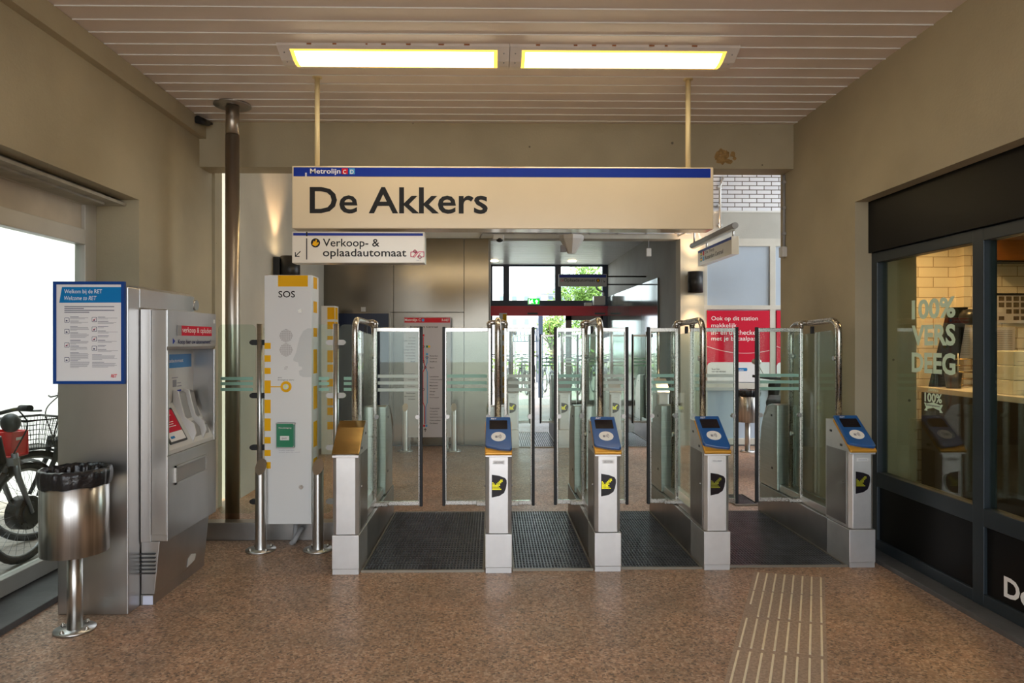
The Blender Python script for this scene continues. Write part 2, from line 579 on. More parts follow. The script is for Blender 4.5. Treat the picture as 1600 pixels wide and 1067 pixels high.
def dup(root, loc, label, group=None, rotz=0.0):
    def cp(o, par):
        c = o.copy()
        COL.objects.link(c)
        if par is not None:
            c.parent = par
        for ch in o.children:
            cp(ch, c)
        return c
    r = cp(root, None)
    r.location = loc
    r.rotation_euler = (0, 0, rotz)
    r['label'] = label
    if group:
        r['group'] = group
    return r


def struct(o):
    o['kind'] = 'structure'
    return o


def text(name, s, o, w, h, mat, parent=None, r=(1, 0, 0), u=(0, 0, 1), bold=0.0, th=0.0012, shear=0.0, **tags):
    """lettering fitted into the box w x h whose lower left corner is o"""
    cu = bpy.data.curves.new('lettering_curve', 'FONT')
    cu.body = s
    cu.offset = bold
    cu.shear = shear
    cu.resolution_u = 3
    ob = bpy.data.objects.new('lettering_curve', cu)
    COL.objects.link(ob)
    dg = bpy.context.evaluated_depsgraph_get()
    me = bpy.data.meshes.new_from_object(ob.evaluated_get(dg))
    bpy.data.objects.remove(ob); bpy.data.curves.remove(cu)
    xs = [v.co.x for v in me.vertices]; ys = [v.co.y for v in me.vertices]
    x0, x1, y0, y1 = min(xs), max(xs), min(ys), max(ys)
    sx = w / max(1e-6, x1 - x0); sy = (h / max(1e-6, y1 - y0)) if h else sx
    root = parent
    while root is not None and root.parent is not None:
        root = root.parent
    off = Vector(root.location) if root is not None else Vector((0, 0, 0))
    O, R, U = Vector(o), Vector(r), Vector(u)
    N = R.cross(U).normalized()
    for v in me.vertices:
        v.co = O + R * ((v.co.x - x0) * sx) + U * ((v.co.y - y0) * sy) + N * th - off
    me.materials.clear()
    me.materials.append(M[mat])
    me.name = name
    t = bpy.data.objects.new(name, me)
    COL.objects.link(t)
    if parent is not None:
        t.parent = parent
    for k, val in tags.items():
        t[k] = val
    return t


def fillet(pts, rad, n=6):
    out = [Vector(pts[0])]
    for i in range(1, len(pts) - 1):
        a, b, c = Vector(pts[i - 1]), Vector(pts[i]), Vector(pts[i + 1])
        d1 = (a - b).normalized(); d2 = (c - b).normalized()
        p0 = b + d1 * rad; p2 = b + d2 * rad
        for k in range(n + 1):
            t = k / n
            out.append(p0 * (1 - t) ** 2 + b * 2 * t * (1 - t) + p2 * t * t)
    out.append(Vector(pts[-1]))
    return out


def rect(a0, a1, b0, b1):
    return [(a0, b0), (a1, b0), (a1, b1), (a0, b1)]


def ell(cx, cy, rx, ry, n=28):
    return [(cx + rx * math.cos(2 * PI * k / n), cy + ry * math.sin(2 * PI * k / n)) for k in range(n)]


def rrect(a0, a1, b0, b1, r, n=5):
    out = []
    for cx, cy, s in ((a1 - r, b0 + r, -90), (a1 - r, b1 - r, 0), (a0 + r, b1 - r, 90), (a0 + r, b0 + r, 180)):
        for k in range(n + 1):
            a = math.radians(s + 90 * k / n)
            out.append((cx + r * math.cos(a), cy + r * math.sin(a)))
    return out

# ================================================================== setting
CEIL = 3.37
LX, RX = -2.49, 2.605
BY = 5.85                              # front of the cross beam
BACK = 9.8                             # back wall of the open passage
FAR = 16.0                             # glazed exit facade

b = B().box(-2.50, 2.66, -2, 6.1, -0.1, 0).box(-2.6, 5.6, 6.1, BACK + 0.1, -0.1, 0).box(-0.1, 2.8, BACK + 0.1, FAR + 0.1, -0.1, 0)
struct(b.build('floor', 'floor'))
struct(B().box(-60, 60, -40, 90, -0.3, -0.03).build('ground', 'paving'))

# ceiling boards; white joint lips imitate the highlight of lit grooves
b = B()
ys = [3.83 + 0.1625 * k for k in range(-36, 13)]
b.box(-2.70, 2.80, -2, BY + 0.02, CEIL, CEIL + 0.12)
ce = struct(b.build('ceiling', 'ceiling'))
b = B()
for y in ys:
    if -2 < y < BY - 0.02:
        b.prism([(y - 0.004, CEIL + 0.001), (y + 0.014, CEIL + 0.001), (y - 0.001, CEIL - 0.007), (y - 0.004, CEIL - 0.007)], 'x', -2.43, RX)
struct(b.build('joint_highlight', 'white', ce))

struct(B().box(-2.60, -2.43, -2, BY, 3.225, CEIL - 0.004).build('trim_1', 'wall'))
b = B().box(LX, RX, BY, BY + 0.22, 2.986, 4.1)
beam = struct(b.build('trim_2', 'wall', bevel=0.004))
rnd = random.Random(3)
st = B()
for k in range(26):                    # crumbled patch on the beam
    a, q = rnd.uniform(0, 6.28), rnd.random() ** 0.6
    cx, cz = PX(1131, BY) + 0.10 * q * math.cos(a), PZ(243, BY) + 0.055 * q * math.sin(a)
    rr = rnd.uniform(0.012, 0.032)
    st.slab([(rr * rnd.uniform(0.6, 1.2) * math.cos(t), rr * rnd.uniform(0.6, 1.2) * math.sin(t)) for t in [2 * PI * i / 9 for i in range(9)]],
            (cx, BY - 0.0003 * k, cz), (1, 0, 0), (0, 0, 1), 0.0006)
st.build('stain', pm('ochre damp stain', srgb(150, 120, 72), 0.8, 0, 0.2, 60, 0.3, 40), beam)

OPY = 4.86                             # end of the side openings
b = B().box(-2.62, LX, OPY, 6.12, 0, 4.1).box(-2.92, -2.62, OPY, 5.2, 0, 2.9)
b.box(-2.62, LX, 3.3, OPY, 2.50, CEIL + 0.1).box(-2.92, LX, -2, 3.3, 0, CEIL + 0.1).box(-2.92, -2.62, 3.3, OPY, 2.53, CEIL + 0.1)
b.box(-2.62, -2.465, 6.12, 6.28, 0, 4.1)
struct(b.build('wall_left', 'wall'))
struct(B().box(-2.60, -2.40, 6.56, BACK, 0, 4.1).build('wall_left', 'wall_pale'))

b = B().box(RX, 2.90, -2, OPY, 2.50, CEIL + 0.1).box(RX, 3.05, OPY, 6.12, 0, 4.1).box(RX, 2.9, -2, 0.6, 0.031, 2.499)
struct(b.build('wall_right', 'wall'))
struct(B().box(-2.6, 2.62, BY + 0.2, BACK, 4.1, 4.25).build('ceiling', 'slat'))
struct(B().box(2.62, 4.6, 6.13, BACK, 4.3, 4.45).build('ceiling', 'slat'))  # unseen roof slab added to dim the white bricks
struct(B().box(2.62, 9.0, -2.0, 6.1, 4.12, 10.0).build('upper_light_block', 'wall_pale'))  # unseen upper block added to keep sun off the right passage

# back wall: concrete band, white bricks above, steel panels to the left, pier with lamp to the right
struct(B().box(-2.6, 5.6, BACK, BACK + 0.25, 2.98, 3.36).build('trim_3', pm('pale lintel', srgb(184, 184, 178), 0.75, 0, 0.15, 50, 0.06, 3))) 
struct(B().box(-2.6, 5.6, BACK + 0.02, BACK + 0.25, 3.375, 5.6).build('wall_back', 'brick'))
struct(B().box(2.0, 5.6, BACK - 0.01, BACK + 0.25, 3.36, 3.385).build('trim_4', 'white'))
b = B().box(-2.6, -0.02, BACK + 0.03, BACK + 0.2, 0, 2.98)
wb = struct(b.build('wall_back', 'concrete_grey'))
seams = [PX(520, BACK), PX(615, BACK), PX(725, BACK), PX(764, BACK)]
seams[0] = -2.40
zm = PZ(488, BACK)
b = B()
g = 0.003
for i in range(3):
    b.box(seams[i] + g, seams[i + 1] - g, BACK - 0.005, BACK + 0.025, zm + g if i < 2 else 1.66, 2.975)
    b.box(seams[i] + g, seams[i + 1] - g, BACK - 0.005, BACK + 0.025, 0.02, (zm if i < 2 else 1.66) - g)
struct(b.build('wall_panel', 'panel_steel', wb, bevel=0.002))
dx0, dx1 = PX(527, BACK), PX(608, BACK)
d1 = B().box(dx0, dx1, BACK - 0.03, BACK - 0.008, 0.01, 1.90)
d1 = struct(d1.build('door_1', 'door_navy'))
bb = B().box(dx0 - 0.02, dx0, BACK - 0.035, BACK - 0.006, 0.01, 1.92).box(dx1, dx1 + 0.02, BACK - 0.035, BACK - 0.006, 0.01, 1.92).box(dx0, dx1, BACK - 0.035, BACK - 0.006, 1.90, 1.92)
struct(bb.build('door_frame', 'panel_steel', d1))
bx = PX(568, BACK)
struct(B().box(bx - 0.03, bx + 0.03, BACK - 0.03, BACK - 0.006, PZ(487, BACK), PZ(480, BACK)).build('door_closer', 'pale_plastic', d1))

pier0, pier1 = 2.72, PX(1100, BACK)
struct(B().box(pier0, pier1, BACK, BACK + 0.25, 0, 2.98).build('wall_back', 'wall_pale'))

# frosted window right of the pier, with panels below
wx0, wx1, wxm0, wxm1 = pier1, 5.2, PX(1203, BACK), PX(1212, BACK)
zs, zt, zp = PZ(604, BACK), PZ(374, BACK), PZ(480, BACK)
b = B(True).box(wx0, wx0 + 0.05, BACK, BACK + 0.08, 0.02, zt).box(wxm0, wxm1, BACK, BACK + 0.08, 0.02, zt).box(wx0, wx1, BACK, BACK + 0.08, zt - 0.09, zt + 0.02)
b.box(wx0, wx1, BACK, BACK + 0.08, zp - 0.03, zp + 0.03).box(wx0, wx1, BACK - 0.03, BACK + 0.08, zs - 0.05, zs + 0.05).box(wx0, wx1, BACK - 0.02, BACK + 0.08, 0.0, 0.10)
w3 = struct(b.build('window_1', 'alu', bevel=0.004))
struct(B().box(wx0 + 0.05, wx1, BACK + 0.03, BACK + 0.05, 0.1, zt - 0.05).build('window_pane', 'frost', w3))
struct(B().box(3.0, 5.6, BACK - 0.05, BACK, -0.02, 0.02).build('baseboard_back', 'stone'))

# corridor beyond the second gates
b = B().box(2.73, 2.90, BACK + 0.26, FAR, 0, 3.5)
struct(b.build('wall_right', 'concrete_grey'))
b = B()
for k in range(4):
    y0 = 11.1 + 1.2 * k
    b.box(2.705, 2.735, y0, y0 + 1.19, 0.08, 2.54)
cl = struct(b.build('wall_panel', 'clad', bevel=0.002))
struct(B().box(-0.2, -0.02, BACK + 0.2, FAR, 0, 3.5).build('wall_left', 'concrete_grey'))
b = B().box(-0.2, 2.9, BACK + 0.25, FAR, 3.34, 3.5)
for k in range(38):
    y = BACK + 0.3 + k * 0.16
    b.box(-0.02, 2.73, y, y + 0.12, 3.30, 3.35)
struct(b.build('ceiling', 'slat'))
b = B(True).box(-0.05, 2.73, FAR, FAR + 0.1, 2.32, 2.46).box(-0.05, 2.73, FAR, FAR + 0.08, 3.26, 3.32)
for px in (791, 872, 946):
    x = PX(px, FAR)
    b.box(x - 0.07, x + 0.07, FAR, FAR + 0.1, 2.46, 3.3)
b.box(2.62, 2.73, FAR, FAR + 0.1, 0, 2.46).box(-0.05, 0.02, FAR, FAR + 0.1, 0, 3.3)
fac = struct(b.build('window_2', 'fac_dark'))
struct(B().box(-0.02, 2.68, FAR + 0.04, FAR + 0.05, 2.46, 3.28).build('window_pane', 'glass', fac))
b = B().box(-0.02, 2.72, FAR - 0.12, FAR + 0.02, 2.10, 2.325)
rb = struct(b.build('trim_5', 'fac_red', bevel=0.004))
b = B()
for px in (832, 937):
    x = PX(px, FAR - 0.1)
    b.box(x - 0.12, x + 0.12, FAR - 0.16, FAR - 0.12, 2.13, 2.17)
struct(b.build('door_sensor', 'black', rb))
x0, x1 = PX(884, FAR), PX(945, FAR)
b = B().box(x0, x0 + 0.14, FAR, FAR + 0.07, 0, 2.1).box(x1 - 0.09, x1, FAR, FAR + 0.07, 0, 2.1).box(x0, x1, FAR, FAR + 0.07, 2.0, 2.1).box(x0, x1, FAR, FAR + 0.07, 0.0, 0.12)
d2 = struct(b.build('door_2', pm('taupe door frame', srgb(120, 112, 106), 0.4, 0.2)))
struct(B().box(x0 + 0.14, x1 - 0.09, FAR + 0.03, FAR + 0.04, 0.12, 2.0).build('door_glass', 'glass_green', d2))

# left window with corroded header, ledge
WX = -2.79
fy0, fy1 = 3.3, DX(133, WX)
b = B(True).box(WX - 0.07, WX, fy0, OPY, 0.04, 0.14).box(WX - 0.07, WX, fy0, OPY, 2.165, 2.27).box(WX - 0.07, WX, fy0, OPY, 2.44, 2.52)
b.box(WX - 0.07, WX, fy1, OPY, 0.04, 2.52)
ym = 3.80
b.box(WX - 0.07, WX, ym - 0.06, ym + 0.045, 0.04, 2.52)
w1 = struct(b.build('window_3', 'alu', bevel=0.004))
struct(B().box(WX - 0.045, WX - 0.03, fy0 + 0.02, fy1, 0.14, 2.17).build('window_pane', 'glass', w1))
struct(B().box(WX - 0.05, WX - 0.025, fy0 + 0.02, fy1, 2.27, 2.44).build('transom_panel', pm('dirty cream transom', srgb(196, 184, 164), 0.6, 0, 0, 0, 0.1, 5), w1))
struct(B().box(WX - 0.08, -2.66, fy0, OPY - 0.13, 2.44, 2.53).box(WX - 0.08, -2.58, fy0, OPY - 0.002, 2.455, 2.475).build('window_header', pm('rusty header casing', srgb(170, 166, 152), 0.6, 0, 0, 0, 0.16, 9), w1))
struct(B().box(-2.86, -2.50, -2, OPY, -0.1, 0.035).build('trim_6', 'stone', bevel=0.004))

# shop front on the right
GX = 2.74
zf0, zf1 = 2.13, 2.50
ym0, ym1 = DX(1541, GX), DX(1524, GX)
b = B(True)
fx0, fx1 = GX - 0.015, GX + 0.06
b.box(fx0, fx1, 0.6, OPY, 0.03, 0.10).box(fx0, fx1, 0.6, OPY, 0.475, 0.575).box(fx0, fx1, 0.6, OPY, 2.06, zf0)
for y0, y1 in ((OPY - 0.07, OPY), (ym0, ym1), (2.2, 2.3), (0.6, 0.7)):
    b.box(fx0, fx1, y0, y1, 0.03, zf0)
w2 = struct(b.build('window_4', 'frame_dark', bevel=0.004))
struct(B().box(GX + 0.018, GX + 0.026, 0.65, OPY - 0.05, 0.55, 2.08).build('window_pane', 'glass_shop', w2))
b = B()
for y0, y1 in ((ym1 + 0.0, OPY - 0.07), (2.3, ym0), (0.7, 2.2)):
    b.box(GX + 0.004, GX + 0.03, y0, y1, 0.08, 0.50)
lp = struct(b.build('lower_panel', 'black_metal', w2))
fas = struct(B().box(GX - 0.04, GX + 0.1, 0.6, OPY, zf0 + 0.002, zf1).build('trim_7', 'black_metal', bevel=0.003))
struct(B().box(RX, GX + 0.1, -2, OPY, -0.1, 0.03).build('trim_8', 'stone', bevel=0.004))
# window lettering
yl = lambda p: DX(p, GX)
R_, U_ = (0, -1, 0), (0, 0, 1)
gx = GX + 0.016
for s, pl, pr, pt, pb in (('100%', 1421, 1489, 466, 498), ('VERS', 1421, 1489, 507, 540), ('DEEG', 1421, 1489, 551, 584)):
    ya, yb = DX(pl, GX), DX(pr, GX)
    zc = (ya + yb) / 2
    text('lettering', s, (gx, ya, PZ(pb, zc, GX)), ya - yb, PZ(pt, zc, GX) - PZ(pb, zc, GX), 'mint_film', w2, R_, U_, 0.035)
ya, yb = DX(1441, GX), DX(1468, GX)
text('lettering', "Domino's", (gx, DX(1447, GX), PZ(610, ya, GX)), DX(1447, GX) - DX(1462, GX), 0.022, 'mint_film', w2, R_, U_, 0.02)
text('lettering', '100%', (gx, ya, PZ(627, ya, GX)), ya - yb, 0.058, 'mint_film', w2, R_, U_, 0.03)
rbn = B()
za = PZ(641, ya, GX)
rbn.slab([(0, 0), (0.02, 0.02), (0, 0.05), (0.02, 0.05), (0.02, 0.045), (0.09, 0.058), (0.16, 0.045), (0.16, 0.05), (0.18, 0.05), (0.16, 0.02), (0.18, 0), (0.15, 0.0), (0.15, 0.012), (0.09, 0.024), (0.03, 0.012), (0.03, 0)],
         (gx, ya + 0.005, za), R_, U_, 0.001)
rbn.build('ribbon', 'mint_film', w2)
text('lettering', 'buitengewoon', (gx - 0.0025, ya - 0.022, za + 0.03), 0.13, 0.014, 'black_text', w2, R_, U_, 0.01)
yd = DX(1568, GX)
text('lettering', "Domino's", (GX + 0.003, yd, PZ(945, yd - 0.1, GX) + 0.008), 0.62, 0.115, 'white_text', lp, R_, U_, 0.03)

# shop interior
struct(B().box(2.80, 5.8, 0.4, 6.0, -0.1, 0.0).build('floor', 'shop_floor'))
struct(B().box(2.9, 5.8, 0.4, 6.1, 2.75, 2.85).build('ceiling', 'shop_wall'))
struct(B().box(3.05, 4.12, 6.0, 6.1, 0, 2.75).box(4.12, 5.8, 5.9, 6.1, 0, 2.75).build('wall_back', 'tile'))
struct(B().box(5.7, 5.8, 0.4, 6.0, 0, 2.75).build('wall_right', 'shop_wall'))
struct(B().box(2.8, 5.8, 0.3, 0.4, 0, 2.75).build('wall_front', 'shop_wall'))
# white outside wall seen through the left window
struct(B().box(-12, -2.95, 6.6, 6.72, -0.03, 7.0).build('wall_outside', 'white_wall'))
struct(B().box(-12, -2.95, -1.5, 0.5, -0.03, 9.0).build('wall_outside', 'concrete_grey'))  # unseen block added to keep sun off the bicycles and paving
struct(B().box(-8.4, -8.2, 0.5, 6.6, -0.03, 8.0).build('wall_outside', 'concrete_grey'))  # unseen wall added to cut skylight outside the left window
struct(B().box(-2.6, 2.61, -2.0, 6.05, 4.12, 9.0).build('upper_light_block', 'wall_pale'))  # unseen block over the hall, added to cut skylight on its left
struct(B().box(-12, -2.95, 6.585, 6.6, 2.62, 2.635).build('trim_9', 'alu'))

# ================================================================== things
# ---- ceiling lights
def ceiling_light(x0, x1, label):
    t = thing('ceiling_light', label, 'ceiling light', ((x0 + x1) / 2, 4.45, CEIL), 'fluorescent ceiling lights')
    y0, y1, z0 = 4.29, 4.62, CEIL
    prof = [(y0, z0), (y0 + 0.012, z0 - 0.012), (y0 + 0.05, z0 - 0.030), (y0 + 0.12, z0 - 0.062), (y0 + 0.18, z0 - 0.070), (y1 - 0.03, z0 - 0.045), (y1, z0)]
    h = B()
    e = 0.075
    h.prism(prof, 'x', x0, x0 + e).prism(prof, 'x', x1 - e, x1)
    h.prism([(y0, z0), (y0 + 0.012, z0 - 0.012), (y0 + 0.036, z0 - 0.024), (y0 + 0.036, z0)], 'x', x0 + e, x1 - e)
    h.prism([(y1 - 0.11, z0), (y1 - 0.10, z0 - 0.060), (y1 - 0.03, z0 - 0.045), (y1, z0)], 'x', x0 + e, x1 - e)
    h.build('housing', 'lamp_body', t)
    dprof = [(y0 + 0.052, z0 - 0.004), (y0 + 0.052, z0 - 0.029), (y0 + 0.12, z0 - 0.058), (y0 + 0.18, z0 - 0.066), (y0 + 0.215, z0 - 0.062), (y0 + 0.215, z0 - 0.004)]
    B().prism(dprof, 'x', x0 + e + 0.025, x1 - e - 0.025).build('diffuser', 'tube', t)
    r = B()
    for a, c in ((x0 + e, x0 + e + 0.024), (x1 - e - 0.024, x1 - e)):
        r.prism(dprof, 'x', a, c)
    r.prism([(y0 + 0.037, z0 - 0.004), (y0 + 0.037, z0 - 0.025), (y0 + 0.0515, z0 - 0.031), (y0 + 0.0515, z0 - 0.004)], 'x', x0 + e, x1 - e)
    r.prism([(y0 + 0.2155, z0 - 0.004), (y0 + 0.2155, z0 - 0.0635), (y0 + 0.228, z0 - 0.0615), (y0 + 0.228, z0 - 0.004)], 'x', x0 + e, x1 - e)
    r.build('diffuser_rim', 'tube_edge', t)
    for x in (x0 + 0.035, x1 - 0.035):
        for q in (0.06, 0.13):
            B().ball((x, y0 + q, z0 - 0.036 - (q - 0.06) * 0.45), 0.005).build('screw', 'grey_plastic', t)
    rr = random.Random(int(x0 * 100))
    for k in range(7):
        x = x0 + 0.1 + (x1 - x0 - 0.25) * (k + rr.uniform(0, 0.8)) / 7; w = rr.uniform(0.008, 0.04)
        B().box(x, x + w, y0 - 0.0006, y0 + 0.002, z0 - 0.010, z0 - 0.002).build('rust_patch', 'rust', t)


xm = PX(796, 4.4)
ceiling_light(PX(433, 4.32), xm - 0.002, 'left half of the long twin fluorescent ceiling light, lit warm yellow')
ceiling_light(xm + 0.002, PX(1155, 4.32), 'right half of the long twin fluorescent ceiling light, lit warm yellow')

# ---- batten lamp on the passage side of the beam
t = thing('batten_lamp', 'bare fluorescent batten on the passage side of the beam behind the big sign', 'ceiling light', (0, BY + 0.26, 2.93))
B().box(-1.75, 1.55, BY + 0.2195, BY + 0.28, 2.86, 2.93).build('housing', 'lamp_body', t)
B().cyl((-1.72, BY + 0.30, 2.835), (1.52, BY + 0.30, 2.835), 0.022, 16).build('tube', 'batten', t)
for x in (-1.2, 1.0):
    B().cyl((x, BY + 0.25, 2.929), (x, BY + 0.25, 4.1), 0.008, 8).build('hanger_rod', 'steel', t)

# ---- station sign
SD = 4.77
sx0, sx1 = PX(456, SD), PX(1115, SD)
sz0, sz1 = PZ(357.5, SD, 0), PZ(260, SD, 0)
t = thing('station_sign', 'large cream station name sign with blue top band hanging above the gates', 'sign', ((sx0 + sx1) / 2, SD + 0.08, sz0))
B().box(sx0, sx1, SD, SD + 0.16, sz0, sz1).build('panel', 'sign_cream', t, bevel=0.006)
zb0 = PZ(276.5, SD)
B().box(sx0 + 0.012, sx1 - 0.022, SD - 0.0015, SD, zb0, sz1 - 0.011).build('blue_band', 'sign_blue', t)
def tx(s, px0, px1, py0, py1, d, mat, par, **k):
    return text('lettering', s, (PX(px0, d), d, PZ(py1, d, PX(px0, d))), PX(px1, d) - PX(px0, d), PZ(py0, d) - PZ(py1, d), mat, par, **k)
tx('De Akkers', 484, 762, 292, 333.5, SD, 'black_text', t, bold=0.014)
tx('Metrolijn', 484.5, 532, 263.5, 273.5, SD - 0.002, 'white_text', t, bold=0.015)
B().box(PX(534, SD), PX(543.5, SD), SD - 0.003, SD - 0.0016, PZ(273, SD), PZ(264, SD)).build('line_tile', 'red', t)
tx('C', 536, 541, 265.2, 271.8, SD - 0.003, 'white_text', t, bold=0.02)
B().box(PX(545.5, SD), PX(554.5, SD), SD - 0.003, SD - 0.0016, PZ(273, SD), PZ(264, SD)).build('line_tile', 'cyan', t)
tx('D', 547.5, 552.5, 265.2, 271.8, SD - 0.003, 'white_text', t, bold=0.01)
B().box(PX(477, SD), PX(479.4, SD), SD - 0.003, SD - 0.0016, PZ(277, SD), PZ(271, SD)).build('tick_mark', 'white', t)
for px in (494, 1077):
    x = PX(px, SD + 0.05)
    p = B().cyl((x, SD + 0.08, sz1 - 0.005), (x, SD + 0.08, CEIL), 0.018, 16)
    p.lathe(x, SD + 0.08, [(0.0, CEIL - 0.006), (0.034, CEIL - 0.006), (0.034, CEIL)], 20)
    p.build('hanger_pole', 'cream_pole', t)

# ---- ticket machine direction sign below it
S2 = 4.79
ax0, ax1, az0, az1 = PX(456, S2), PX(663.5, S2), PZ(411.5, S2), PZ(362, S2)
t = thing('direction_sign', 'white wayfinding sign to the ticket machine fixed under the big sign', 'sign', ((ax0 + ax1) / 2, S2 + 0.06, az0))
B().box(ax0, ax1, S2, S2 + 0.12, az0, az1).build('panel', 'sign_white', t, bevel=0.006)
B().box(ax0 + 0.010, ax1 - 0.012, S2 - 0.0015, S2, PZ(368.6, S2), az1 - 0.012).build('blue_band', 'sign_blue', t)
B().box(PX(478.4, S2), PX(480.6, S2), S2 - 0.003, S2 - 0.0016, PZ(369.6, S2), PZ(362.8, S2)).box(PX(478.4, S2), PX(480, S2), S2 - 0.0016, S2, PZ(406, S2), PZ(373, S2)).build('divider', 'black_text', t)
tx('Verkoop- &', 504.5, 593, 373, 389, S2, 'black_text', t, bold=0.01)
tx('oplaadautomaat', 504.5, 635, 388.5, 404.5, S2, 'black_text', t, bold=0.01)
cx, cz = PX(493, S2), PZ(380, S2)
B().slab(ell(0, 0, 0.032, 0.032), (cx, S2, cz), (1, 0, 0), (0, 0, 1), 0.001).build('pictogram', 'black_text', t)
hnd = B()
hnd.slab([(-0.022, -0.012), (-0.002, -0.024), (0.012, -0.018), (0.024, -0.002), (0.018, 0.006), (0.008, -0.004), (0.010, 0.022), (0.002, 0.024), (-0.002, 0.008), (-0.012, 0.014)], (cx, S2 - 0.0012, cz), (1, 0, 0), (0, 0, 1), 0.001)
hnd.build('pictogram', 'yellow', t)
a = B()
def bar(bb, p, q, w, o, th=0.001, r=(1, 0, 0), u=(0, 0, 1)):
    p, q = Vector(p), Vector(q)
    d = (q - p).normalized() * (w / 2)
    n = Vector((-d.y, d.x))
    bb.slab([p - d + n, p - d - n, q + d - n, q + d + n][::-1] if False else [tuple(p - d - n), tuple(q + d - n), tuple(q + d + n), tuple(p - d + n)], o, r, u, th)
def V2(x, y):
    return Vector((x, y))
ao = (PX(461.5, S2), S2, PZ(401, S2))
for p, q in (((0, 0), (0.034, 0.034)), ((0, 0), (0.026, 0)), ((0, 0), (0, 0.026))):
    bar(a, p, q, 0.006, ao)
a.build('arrow', 'black_text', t)
pk = B()
pz, pxo = PZ(397, S2), PX(652, S2)
def ring(bb, c, R, w, o, n=24, r=(1, 0, 0), u=(0, 0, 1), a0=0, a1=2 * PI):
    for k in range(n):
        t0, t1 = a0 + (a1 - a0) * k / n, a0 + (a1 - a0) * (k + 1) / n
        bar(bb, (c[0] + R * math.cos(t0), c[1] + R * math.sin(t0)), (c[0] + R * math.cos(t1), c[1] + R * math.sin(t1)), w, o, 0.001, r, u)
for pts in ([(-0.045, -0.018), (-0.045, 0.012), (-0.015, 0.018), (0.0, 0.012)], [(-0.045, -0.018), (-0.02, -0.022), (0.012, 0.016), (0.046, 0.014), (0.046, -0.018), (0.03, -0.022)], [(-0.03, -0.02), (0.0, 0.016)], [(0.0, -0.022), (0.02, 0.004)]):
    for p, q in zip(pts[:-1], pts[1:]):
        bar(pk, p, q, 0.005, (pxo, S2, pz))
ring(pk, (-0.016, 0.018), 0.009, 0.005, (pxo, S2, pz), 12)
ring(pk, (0.018, -0.022), 0.009, 0.005, (pxo, S2, pz), 12)
pk.build('chipcard_logo', 'pink', t)
text('lettering', 'RET 1234'[:3], (PX(651, S2), S2, PZ(407.5, S2)), 0.03, 0.007, 'grey_text', t)

# ---- tall stainless pole with ceiling flange
pd = 5.42
pxx = PX(363.2, pd)
t = thing('steel_pole', 'tall round stainless pole from floor to ceiling with a disc flange', 'pole', (pxx, pd, 0))
B().cyl((pxx, pd, 0), (pxx, pd, PZ(213, pd)), 0.054, 28).build('pole', 'pole_steel', t)
B().cyl((pxx, pd, PZ(212, pd)), (pxx, pd, CEIL - 0.02), 0.051, 28).build('upper_sleeve', 'pole_steel', t)
B().lathe(pxx, pd, [(0.05, CEIL - 0.014), (0.142, CEIL - 0.012), (0.142, CEIL - 0.002), (0.0, CEIL - 0.002)], 40).build('ceiling_flange', 'steel_dark', t)

# ---- security camera at the beam end
t = thing('security_camera', 'small black camera at the end of the left ceiling beam', 'camera', (-2.40, 5.80, 3.30))
B().cyl((-2.405, 5.62, 3.315), (-2.385, 5.78, 3.335), 0.032, 16, 0.024).build('camera_body', 'black', t)
B().tube([(-2.385, 5.78, 3.335), (-2.38, 5.84, 3.352), (-2.38, 5.848, 3.352)], 0.010, 8).build('bracket', 'black', t)

# ---- service cabinet (steel slab), poster, ticket machine
D0 = 3.78
kx0, kx1 = PX(90, D0), PX(200, D0)
t = thing('service_cabinet', 'tall brushed steel cabinet slab standing beside the left window', 'cabinet', ((kx0 + kx1) / 2, D0 + 0.06, 0))
B().box(kx0, kx1, D0, D0 + 0.125, 0.0, 1.80).build('body', 'kiosk', t, bevel=0.004)
hx = kx1
hb = B().prism([(kx0, 1.69), (hx, 1.69), (hx, 1.80), (hx - 0.02, 1.815), (kx0, 1.815)], 'y', D0 + 0.127, 4.60)
hb.build('top_housing', 'kiosk', t, bevel=0.003)
B().box(hx - 0.10, hx - 0.01, 4.601, 4.64, 1.69, 1.80).cyl((hx - 0.04, 4.645, 1.745), (hx + 0.004, 4.645, 1.745), 0.035, 16).build('end_cap', 'kiosk', t)
B().box(kx0 + 0.02, hx - 0.001, D0 + 0.127, 4.60, 0, 1.689).build('rear_body', 'kiosk', t)

pz0, pz1 = PZ(599, D0), PZ(441, D0)
px0, px1 = PX(86.5, D0), PX(197, D0)
PD = D0 - 0.022
t = thing('notice_board', 'blue framed welcome notice on the steel cabinet slab', 'notice', ((px0 + px1) / 2, PD, pz0))
fw = 0.016
B().box(px0, px1, PD, D0 - 0.001, pz0, pz0 + fw).box(px0, px1, PD, D0 - 0.001, pz1 - fw, pz1).box(px0, px0 + fw, PD, D0 - 0.001, pz0 + fw, pz1 - fw).box(px1 - fw, px1, PD, D0 - 0.001, pz0 + fw, pz1 - fw).build('frame', 'frame_blue', t)
B().box(px0 + fw, px1 - fw, PD + 0.006, D0 - 0.001, pz0 + fw, pz1 - fw).build('sheet', 'paper', t)
d = PD + 0.0055
def tp(s, a, c, e, g, mat, **k):     # poster coordinates from the 771 x 1067 close view
    return text('lettering', s, (px0 + (a - 35) / 665 * (px1 - px0), d, pz1 - (g - 68) / 935 * (pz1 - pz0)), (c - a) / 665 * (px1 - px0), (g - e) / 935 * (pz1 - pz0), mat, t, th=0.002, **k)
def pq(a, e):
    return (px0 + (a - 35) / 665 * (px1 - px0), pz1 - (e - 68) / 935 * (pz1 - pz0))
bn = B().prism([pq(90, 262), pq(670, 260), pq(670, 118), pq(116, 118)], 'y', d - 0.001, d)
bn.build('banner', 'mid_blue', t)
tp('Welkom bij de RET', 138, 492, 140, 188, 'white_text')
tp('Welcome to RET', 138, 440, 200, 238, 'white_text', shear=0.2)
